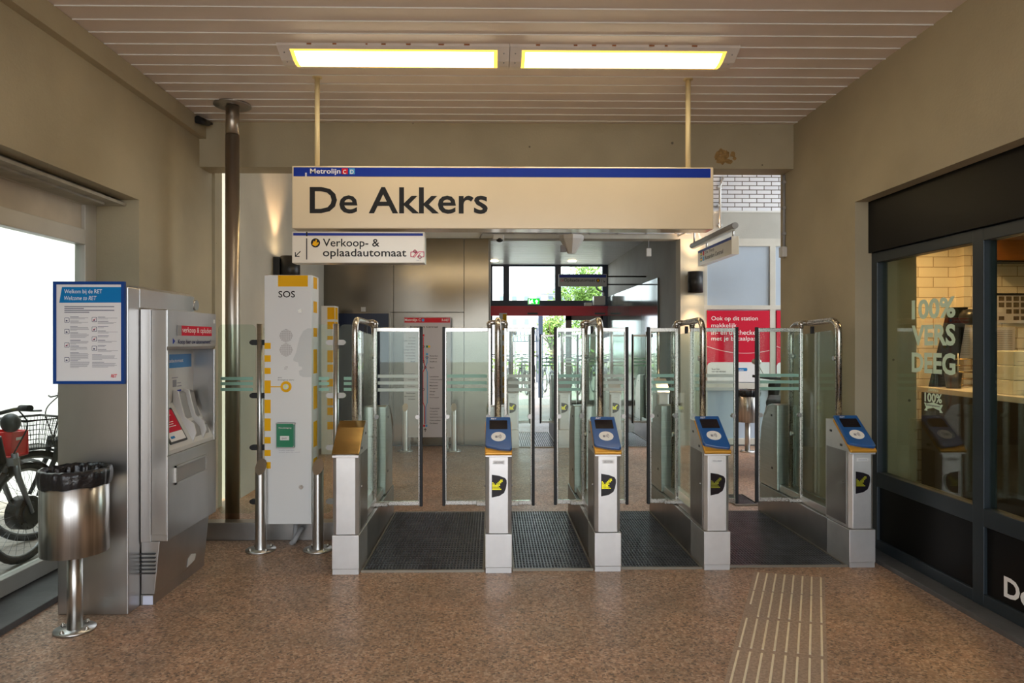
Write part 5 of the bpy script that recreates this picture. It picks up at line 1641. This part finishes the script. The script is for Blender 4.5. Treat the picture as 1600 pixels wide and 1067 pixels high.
def make_bike(label, group, frame_mat='bike_black', crate=None, basket=False, motor=False, fine=True):
    t = thing('bicycle', label, 'bicycle', (0, 0, 0), group)
    R = 0.345
    fw, rw = (0.55, 0, R), (-0.55, 0, R)
    spoked_wheel(fw, R, 0.022, t, 'front_wheel', 24 if fine else 14)
    spoked_wheel(rw, R, 0.022, t, 'rear_wheel', 24 if fine else 14)
    head0, head1 = (0.36, 0, 0.72), (0.31, 0, 0.90)
    bb_, seat = (-0.08, 0, 0.30), (-0.22, 0, 0.86)
    f = B().tube([head0, bb_], 0.022, 10).tube([head1, (-0.10, 0, 0.50)], 0.018, 10).tube([bb_, seat], 0.018, 10)
    for sg in (-1, 1):
        f.tube([bb_, (rw[0], sg * 0.06, rw[2])], 0.010, 8).tube([(-0.20, 0, 0.72), (rw[0], sg * 0.06, rw[2])], 0.009, 8)
        f.tube([(rw[0] + 0.05, sg * 0.07, R + 0.40), (rw[0] - 0.28, sg * 0.07, R + 0.40)], 0.007, 6)
        f.tube([(rw[0] - 0.2, sg * 0.07, R + 0.40), (rw[0], sg * 0.06, R)], 0.006, 6)
    f.tube([head0, head1], 0.026, 12)
    f.build('frame', frame_mat, t)
    k = B().tube([head1, (0.395, 0, 0.60)], 0.02, 10)
    for sg in (-1, 1):
        k.tube([(0.395, sg * 0.055, 0.78), (0.42, sg * 0.06, 0.62), (fw[0], sg * 0.06, fw[2])], [0.020, 0.020, 0.014], 10)
    k.box(0.36, 0.42, -0.075, 0.075, 0.70, 0.75)
    k.build('fork', 'bike_grey' if motor else frame_mat, t)
    for c, a0, a1 in ((fw, 20, 150), (rw, 30, 190)):
        m = B()
        n = 14
        for i in range(n):
            t0, t1 = math.radians(a0 + (a1 - a0) * i / n), math.radians(a0 + (a1 - a0) * (i + 1) / n)
            rr_ = R + 0.018
            vs = []
            for tt in (t0, t1):
                for yy, dr in ((-0.03, -0.012), (0, 0.006), (0.03, -0.012)):
                    vs.append((c[0] + (rr_ + dr) * math.cos(tt), yy, c[2] + (rr_ + dr) * math.sin(tt)))
            m.add(vs, [(0, 1, 4, 3), (1, 2, 5, 4)])
        m.build('mudguard', 'bike_black', t)
    h = B().tube([head1, (0.28, 0, 1.05)], 0.016, 10)
    h.tube(fillet([(0.18, -0.31, 1.10), (0.27, -0.16, 1.09), (0.285, 0, 1.05), (0.27, 0.16, 1.09), (0.18, 0.31, 1.10)], 0.06, 4), 0.013, 10)
    h.build('handlebar', 'bike_black', t)
    g_ = B()
    for sg in (-1, 1):
        g_.tube([(0.17, sg * 0.33, 1.105), (0.235, sg * 0.22, 1.10)], 0.021, 12)
        g_.tube([(0.25, sg * 0.20, 1.09), (0.30, sg * 0.24, 1.075), (0.27, sg * 0.33, 1.08)], 0.007, 6)
    g_.build('grip', 'rubber', t)
    cb = B().tube(fillet([(0.27, 0.17, 1.09), (0.42, 0.16, 1.0), (0.46, 0.1, 0.80), (0.42, 0.05, 0.70)], 0.08, 5), 0.005, 6)
    cb.tube(fillet([(0.27, -0.17, 1.09), (0.40, -0.16, 0.98), (0.38, -0.06, 0.78)], 0.08, 5), 0.005, 6)
    cb.build('brake_cable', 'rubber', t)
    s = B().ball((-0.25, 0, 0.94), 0.13, 1.05, 0.75, 0.33, 14, 8).ball((-0.12, 0, 0.945), 0.05, 1.6, 0.6, 0.5)
    s.tube([seat, (-0.24, 0, 0.92)], 0.014, 8)
    s.build('saddle', 'rubber', t)
    c = B().cyl((bb_[0], -0.07, bb_[2]), (bb_[0], -0.055, bb_[2]), 0.09, 24)
    c.tube([(bb_[0], -0.085, bb_[2]), (bb_[0] + 0.12, -0.085, bb_[2] - 0.12)], 0.009, 6).box(bb_[0] + 0.08, bb_[0] + 0.17, -0.18, -0.09, bb_[2] - 0.135, bb_[2] - 0.11)
    c.tube([(bb_[0], 0.07, bb_[2]), (bb_[0] - 0.12, 0.075, bb_[2] + 0.12)], 0.009, 6).box(bb_[0] - 0.17, bb_[0] - 0.08, 0.09, 0.18, bb_[2] + 0.11, bb_[2] + 0.135)
    c.build('crankset', 'bike_grey', t)
    if motor:
        q = B().cyl((fw[0], -0.05, fw[2]), (fw[0], 0.05, fw[2]), 0.115, 28).cyl((fw[0], -0.062, fw[2]), (fw[0], 0.062, fw[2]), 0.075, 24)
        for i in range(10):
            a = 2 * PI * i / 10
            q.ball((fw[0] + 0.10 * math.cos(a), -0.05, fw[2] + 0.10 * math.sin(a)), 0.008).ball((fw[0] + 0.10 * math.cos(a), 0.05, fw[2] + 0.10 * math.sin(a)), 0.008)
        q.build('hub_motor', 'bike_black', t)
        lamp = B().ball((0.43, 0, 0.98), 0.065, 0.8, 1, 1)
        lamp.build('headlamp', 'black', t)
    if crate:
        x0, x1, y0, y1, w_ = 0.40, 0.56, -0.03, 0.19, 0.014
        b = B().box(x0, x1, y0, y1, 0.745, 0.76).box(x0, x0 + w_, y0, y1, 0.76, 0.92).box(x1 - w_, x1, y0, y1, 0.76, 0.92)
        b.box(x0 + w_, x1 - w_, y0, y0 + w_, 0.76, 0.92).box(x0 + w_, x1 - w_, y1 - w_, y1, 0.76, 0.92)
        b.build('crate', crate, t, bevel=0.008)
        B().box(0.44, 0.50, -0.0312, -0.0302, 0.86, 0.88).build('crate_label', 'white', t)
    if basket:
        b = B()
        x0, x1, y0, y1, z0, z1 = 0.40, 0.70, -0.19, 0.19, 0.72, 0.94
        ins = 0.05
        for z, k_ in ((z0, ins), (z1, 0)):
            b.tube([(x0 + k_, y0 + k_, z), (x1 - k_, y0 + k_, z), (x1 - k_, y1 - k_, z), (x0 + k_, y1 - k_, z), (x0 + k_, y0 + k_, z)], 0.010 if z == z1 else 0.005, 6)
        for i in range(13):
            u = i / 12
            for yA, yB in ((y0, y0 + ins), (y1, y1 - ins)):
                b.tube([(x0 + (x1 - x0) * u, yA, z1), (x0 + ins + (x1 - x0 - 2 * ins) * u, yB, z0)], 0.002, 4, False)
            for xA, xB in ((x0, x0 + ins), (x1, x1 - ins)):
                b.tube([(xA, y0 + (y1 - y0) * u, z1), (xB, y0 + ins + (y1 - y0 - 2 * ins) * u, z0)], 0.002, 4, False)
            b.tube([(x0 + ins + (x1 - x0 - 2 * ins) * u, y0 + ins, z0), (x0 + ins + (x1 - x0 - 2 * ins) * u, y1 - ins, z0)], 0.002, 4, False)
        for i in range(1, 6):
            k_ = ins * (1 - i / 6); z = z0 + (z1 - z0) * i / 6
            b.tube([(x0 + k_, y0 + k_, z), (x1 - k_, y0 + k_, z), (x1 - k_, y1 - k_, z), (x0 + k_, y1 - k_, z), (x0 + k_, y0 + k_, z)], 0.002, 4, False)
        b.build('basket', 'bike_black', t)
        mi = B().torus((0.22, 0.36, 1.22), (1, 0.3, 0), 0.05, 0.006, 20, 6).tube([(0.2, 0.3, 1.1), (0.22, 0.36, 1.17)], 0.005, 6)
        mi.build('mirror', 'bike_grey', t)
    # kickstand
    B().tube([(-0.15, 0.05, 0.28), (-0.2, 0.2, 0.0)], 0.008, 6).build('kick_stand', 'bike_grey', t)
    return t


def place(o, x, y, heading):
    o.location = (x, y, -0.03)
    o.rotation_euler = (0, 0, heading)
hd_ = math.radians(87)
b1 = make_bike('black electric bicycle with red crate outside the left window', None, 'bike_black', 'bike_red', False, True)
wc = Vector((PX(37, 4.78), 4.78))
place(b1, wc.x - 0.55 * math.cos(hd_), wc.y - 0.55 * math.sin(hd_), hd_)
b2 = make_bike('black bicycle with a wire basket parked behind the red crate bicycle', None, 'bike_black', None, True, False)
h2 = math.radians(-120)
wc = Vector((PX(61, 5.35), 5.35))
place(b2, wc.x - 0.51 * math.cos(h2), wc.y - 0.51 * math.sin(h2), h2)

far = make_bike('black bicycle, leftmost in the front line of the far rack', 'bicycles in the far rack', 'bike_black', None, False, False, False)
place(far, PX(740, 20), 20, PI / 2 + 0.12)
farg = make_bike('pale grey bicycle, second from left in the front line of the far rack', 'bicycles in the far rack', 'bike_grey', None, False, False, False)
place(farg, PX(779, 20), 20, PI / 2 + 0.12)
order = ['third', 'fourth', 'fifth', 'sixth']
for i, px_ in enumerate((818, 857, 896, 935)):
    src = far if i % 2 == 0 else farg
    dup(src, (PX(px_, 20), 20.0, -0.03), '%s bicycle, %s from left in the front line of the far rack' % ('black' if i % 2 == 0 else 'pale grey', order[i]), 'bicycles in the far rack', PI / 2 + 0.12)
for i, px_ in enumerate((758, 796, 832, 868, 904)):
    src = farg if i % 2 == 0 else far
    dup(src, (PX(px_, 22.3), 22.3, -0.03), '%s bicycle, %s from left in the rear line of the far rack' % ('pale grey' if i % 2 == 0 else 'black', ['first', 'second', 'third', 'fourth', 'fifth'][i]), 'bicycles in the far rack', PI / 2 - 0.12)

# scooter outside, right of the window
def scooter(x, y, heading):
    t = thing('motor_scooter', 'dark motor scooter parked at the right end of the passage', 'scooter', (0, 0, 0))
    B().torus((0.62, 0, 0.24), (0, 1, 0), 0.17, 0.065, 28, 10).build('front_wheel', 'tyre', t)
    B().torus((-0.62, 0, 0.24), (0, 1, 0), 0.17, 0.065, 28, 10).build('rear_wheel', 'tyre', t)
    B().prism([(-0.92, 0.52), (-0.85, 0.75), (-0.55, 0.80), (-0.05, 0.74), (0.02, 0.40), (0.40, 0.34), (0.44, 0.30), (-0.1, 0.24), (-0.45, 0.40)], 'y', -0.15, 0.15).build('body', 'black', t, bevel=0.04, seg=3)
    B().prism([(-0.88, 0.78), (-0.82, 0.86), (-0.4, 0.88), (-0.12, 0.84), (-0.03, 0.76), (-0.5, 0.80)], 'y', -0.14, 0.14).build('seat', 'rubber', t, bevel=0.03, seg=3)
    B().prism([(0.36, 0.32), (0.44, 0.30), (0.62, 0.48), (0.50, 0.95), (0.42, 1.0), (0.46, 0.6)], 'y', -0.18, 0.18).build('leg_shield', 'black', t, bevel=0.03, seg=3)
    B().tube([(0.36, -0.36, 1.06), (0.42, -0.15, 1.03), (0.42, 0.15, 1.03), (0.36, 0.36, 1.06)], 0.018, 10).build('handlebar', 'rubber', t)
    B().tube([(0.60, 0.09, 0.24), (0.47, 0.06, 0.7), (0.43, 0.0, 1.0)], 0.025, 10).build('fork', 'bike_grey', t)
    m = B()
    for sg in (-1, 1):
        m.tube([(0.42, sg * 0.2, 1.03), (0.46, sg * 0.3, 1.2)], 0.007, 6).ball((0.46, sg * 0.32, 1.24), 0.06, 0.3, 1, 0.7)
    m.build('mirror', 'chrome', t)
    B().ball((0.53, 0, 0.98), 0.08, 0.7, 1.2, 0.8).build('headlamp', 'chrome', t)
    t.location = (x, y, -0.0)
    t.rotation_euler = (0, 0, heading)
scooter(PX(1222, 8.2), 8.2, math.radians(65))

# ---- shop interior
ctr = thing('shop_counter', 'dark tiled shop counter with a pale top inside the right shop', 'counter', (4.0, 4.2, 0))
B().box(3.74, 4.4, 1.2, 5.89, 0, 1.065).build('body', 'tile_dark', ctr)
B().box(3.70, 4.45, 1.2, 5.895, 1.066, 1.11).build('top', 'counter_top', ctr, bevel=0.004)
hc = thing('wall_cabinet', 'brown laminate cabinet hanging above the counter in the shop', 'cabinet', (4.7, 5.8, 2.18))
B().box(PX(1556, 5.74), 5.3, 5.74, 5.89, 2.19, 2.74).build('body', 'wood', hc, bevel=0.004)
B().box(PX(1556, 5.74) + 0.01, 5.28, 5.75, 5.89, 2.175, 2.189).build('underside', 'black', hc)
mb = thing('menu_board', 'menu poster with rows of small dark pictures on the shop tiles', 'poster', (4.9, 5.88, 1.9))
yW = 5.885
m0, m1 = PX(1521, yW), PX(1660, yW)
B().box(m0, m1, yW, 5.899, PZ(505, yW, 4), PZ(458, yW, 4)).build('sheet', 'sheet', mb)
pgd = B()
nx = 11
for r_i, (e, g_) in enumerate(((463, 470), (472.5, 480), (483, 490), (494, 500))):
    for k in range(nx):
        if (r_i == 2 and k % 4 == 3) or (r_i == 3 and k % 3 == 1):
            continue
        a = 1526 + k * 11.5
        pgd.box(PX(a, yW), PX(a + 8.5, yW), yW - 0.0015, yW, PZ(g_, yW, 4), PZ(e, yW, 4))
pgd.build('picture', 'photo_grid', mb)
B().box(m0, m1, yW - 0.0015, yW, PZ(461.5, yW, 4), PZ(458, yW, 4)).build('dark_header', 'black', mb)
for (a, c, lab) in ((1497, 1519, 'printed list sheet on the tiles left of the shop mullion'), (1553, 1586, 'printed list sheet on the tiles right of the shop mullion')):
    s = thing('notice_sheet', lab, 'notice', (PX(a, yW), yW, 1.3), 'printed sheets on the shop tiles')
    z0, z1 = PZ(560, yW, 4), PZ(511, yW, 4)
    B().box(PX(a, yW), PX(c, yW), yW, 5.899, z0, z1).build('sheet', 'sheet', s)
    l = B()
    for k in range(14):
        zz = z1 - 0.03 - k * (z1 - z0 - 0.05) / 14
        l.box(PX(a + 3, yW), PX(c - 4, yW), yW - 0.001, yW, zz - 0.006, zz)
    l.build('print_line', 'grey_text', s)
wr = thing('wire_rack', 'wire rack of thin shelves standing on the shop counter', 'rack', (4.0, 5.3, 1.11))
w = B()
rx0, rx1, ry = PX(1516, 5.55), PX(1574, 5.55), 5.52
for k in range(5):
    z = 1.13 + k * 0.055
    w.cyl((rx0, ry, z), (rx1, ry, z), 0.005, 8).cyl((rx0, ry + 0.22, z), (rx1, ry + 0.22, z), 0.005, 8)
w.build('shelf_rod', 'gold', wr)
w = B()
for xx in (rx0 + 0.03, rx1 - 0.03):
    for yy in (ry, ry + 0.22):
        w.cyl((xx, yy, 1.111), (xx, yy, 1.40), 0.006, 8)
w.build('upright', 'steel', wr)
pot = thing('dark_pot', 'small dark pot on the counter beside the wire rack', 'pot', (PX(1492, 5.6), 5.62, 1.111))
B().lathe(PX(1492, 5.6), 5.62, [(0, 1.112), (0.05, 1.112), (0.066, 1.24), (0.060, 1.24), (0.05, 1.13), (0, 1.13)], 24).build('body', 'black', pot)
for k in range(3):
    bx0 = PX(1583, 4.9)
    o = thing('carton', 'white carton in the stack on the shop counter, %s' % ['lowest', 'middle one', 'topmost'][k], 'carton', (bx0 + 0.15, 5.05, 1.111 + 0.107 * k), 'cartons on the counter')
    B().box(bx0 + 0.004 * k, bx0 + 0.33, 4.9, 5.2, 1.111 + 0.107 * k, 1.111 + 0.107 * k + 0.104).build('box', 'carton', o, bevel=0.004)
    B().box(bx0 + 0.03, bx0 + 0.30, 4.899, 4.9, 1.111 + 0.107 * k + 0.03, 1.111 + 0.107 * k + 0.032).build('flap_seam', 'grey_text', o)
sl_ = thing('counter_lamp', 'round black lamp and a tapered shape imitating a dark reflection above the shop counter', 'lamp', (PX(1480, 5.8), 5.8, 1.11))
Yb = 5.8
B().prism([(PX(1456, Yb), 1.111), (PX(1492, Yb), 1.111), (PX(1513, Yb), PZ(480, Yb, 4)), (PX(1486, Yb), PZ(480, Yb, 4))], 'y', Yb, Yb + 0.05).build('reflection_shape', 'black_metal', sl_, bevel=0.004)  # tapered panel put in to imitate a dark reflection
B().ball((PX(1516, Yb - 0.12), Yb - 0.12, PZ(496, Yb, 4)), 0.085, 1, 1, 0.8).tube([(PX(1505, Yb), Yb, PZ(487, Yb, 4)), (PX(1516, Yb - 0.1), Yb - 0.1, PZ(493, Yb, 4))], 0.02, 8).build('shade', 'black', sl_)
sp_i = 0
for x, y, lab, en in ((3.62, 5.35, 'round warm ceiling spot in the shop nearest the window', 80), (4.05, 4.4, 'round warm ceiling spot in the shop over the counter', 40)):
    t = thing('ceiling_spot', lab, 'ceiling light', (x, y, 2.74), 'shop ceiling spots')
    B().cyl((x, y, 2.70), (x, y, 2.749), 0.06, 20).build('housing', 'black', t)
    B().cyl((x, y, 2.694), (x, y, 2.699), 0.05, 20).build('lens', 'lens_warm', t)
    l = bpy.data.lights.new('spot_light', 'SPOT')
    l.energy = en; l.color = (1.0, 0.52, 0.22); l.spot_size = math.radians(150); l.spot_blend = 0.8; l.shadow_soft_size = 0.06
    lo = bpy.data.objects.new('spot_light', l)
    COL.objects.link(lo); lo.parent = t; lo.location = (0, 0, -0.055)

# ---- beyond the exit
px_ = PX(844.5, 18.6)
t = thing('post', 'blue grey square post standing outside the exit doors', 'post', (px_, 18.6, 0))
B().box(px_ - 0.06, px_ + 0.06, 18.54, 18.66, -0.03, 2.2).build('shaft', 'fac_dark', t, bevel=0.006)
B().box(px_ - 0.03, px_ + 0.03, 18.53, 18.54, 1.55, 1.62).build('white_plate', 'white', t)
shx0, shx1 = PX(796, 24.5), PX(842, 24.5)
t = thing('bicycle_shelter', 'glass bicycle shelter with a dark ribbed roof behind the far rack', 'shelter', ((shx0 + shx1) / 2, 22, 0))
rf = B()
for k in range(9):
    u = k / 8
    xa = shx0 + (shx1 - shx0) * u
    rf.tube([(xa, 24.0, 1.5), (xa, 24.5, 1.85), (xa, 25.2, 2.0)], 0.02, 6)
rf.tube([(shx0, 24.0, 1.5), (shx1, 24.0, 1.5)], 0.025, 6).tube([(shx0, 25.2, 2.0), (shx1, 25.2, 2.0)], 0.025, 6)
rf.build('roof_rib', 'fac_dark', t)
B().box(shx0, shx0 + 0.05, 25.1, 25.2, -0.03, 2.0).box(shx1 - 0.05, shx1, 25.1, 25.2, -0.03, 2.0).build('post', 'fac_dark', t)
hy = 44.0
t = thing('house_row', 'white house row with blue grey roof far beyond the exit', 'house', (6, hy, 0))
hx0, hx1 = PX(700, hy), PX(915, hy)
ztop = PZ(459, hy)
B().box(hx0, hx1, hy, hy + 6, -0.03, ztop).build('wall', 'white_wall', t)
B().prism([(hy - 0.3, ztop), (hy + 6, ztop), (hy + 3, ztop + 0.8)], 'x', PX(845, hy), hx1).build('roof', 'roof', t)
for r_i, (e, g_) in enumerate(((462, 470), (497, 508))):
    for k in range(7):
        a = 780 + k * 19
        wdw = B().box(PX(a, hy), PX(a + 9, hy), hy - 0.05, hy, PZ(g_, hy), PZ(e, hy)).build('window', 'alu', t)
        B().box(PX(a + 1, hy), PX(a + 8, hy), hy - 0.08, hy - 0.05, PZ(g_ - 1, hy), PZ(e + 1, hy)).build('window_pane', 'win_dark', wdw)
def tree(x, y, h, r, label, n=2600, seed=4):
    t = thing('tree', label, 'tree', (x, y, 0))
    tr = B().tube([(x, y, -0.05), (x + 0.05, y, h * 0.35), (x - 0.1, y, h * 0.8)], [0.16, 0.12, 0.04], 10)
    rg = random.Random(seed)
    for k in range(7):
        a = rg.uniform(0, 6.28)
        tr.tube([(x, y, h * rg.uniform(0.3, 0.6)), (x + r * 0.7 * math.cos(a), y + r * 0.7 * math.sin(a), h * rg.uniform(0.6, 0.9))], [0.05, 0.015], 6)
    tr.build('trunk', 'bark', t)
    f = B()
    clumps = [(x + rg.gauss(0, r * 0.42), y + rg.gauss(0, r * 0.42), h * 0.68 + rg.gauss(0, r * 0.42)) for _ in range(34)]
    for k in range(n):
        c = clumps[rg.randrange(len(clumps))]
        p = Vector((c[0] + rg.gauss(0, r * 0.17), c[1] + rg.gauss(0, r * 0.17), c[2] + rg.gauss(0, r * 0.17)))
        u = Vector((rg.uniform(-1, 1), rg.uniform(-1, 1), rg.uniform(-1, 1))).normalized()
        w_ = u.orthogonal().normalized()
        s = rg.uniform(0.05, 0.11)
        f.add([p - u * s, p + w_ * s * 0.5, p + u * s, p - w_ * s * 0.5], [(0, 1, 2, 3)])
    f.build('foliage', 'leaf', t)
tree(PX(925, 30), 30, 4.9, 1.5, 'leafy green tree beyond the right half of the exit glazing', 5200)
tree(PX(862, 36), 36, 3.0, 0.9, 'small round tree beyond the middle of the exit doors', 1600, 9)
hb = random.Random(2)
f = B()
for k in range(2600):
    p = Vector((hb.uniform(-12, 12), 27 + hb.gauss(0, 0.3), 0.2 + abs(hb.gauss(0, 0.4))))
    u = Vector((hb.uniform(-1, 1), hb.uniform(-1, 1), hb.uniform(-1, 1))).normalized(); w_ = u.orthogonal().normalized(); s = hb.uniform(0.06, 0.12)
    f.add([p - u * s, p + w_ * s * 0.5, p + u * s, p - w_ * s * 0.5], [(0, 1, 2, 3)])
tag(f.build('hedge', 'leaf', None, (0, 27, 0)), 'low green hedge across the street beyond the bicycles', 'hedge')
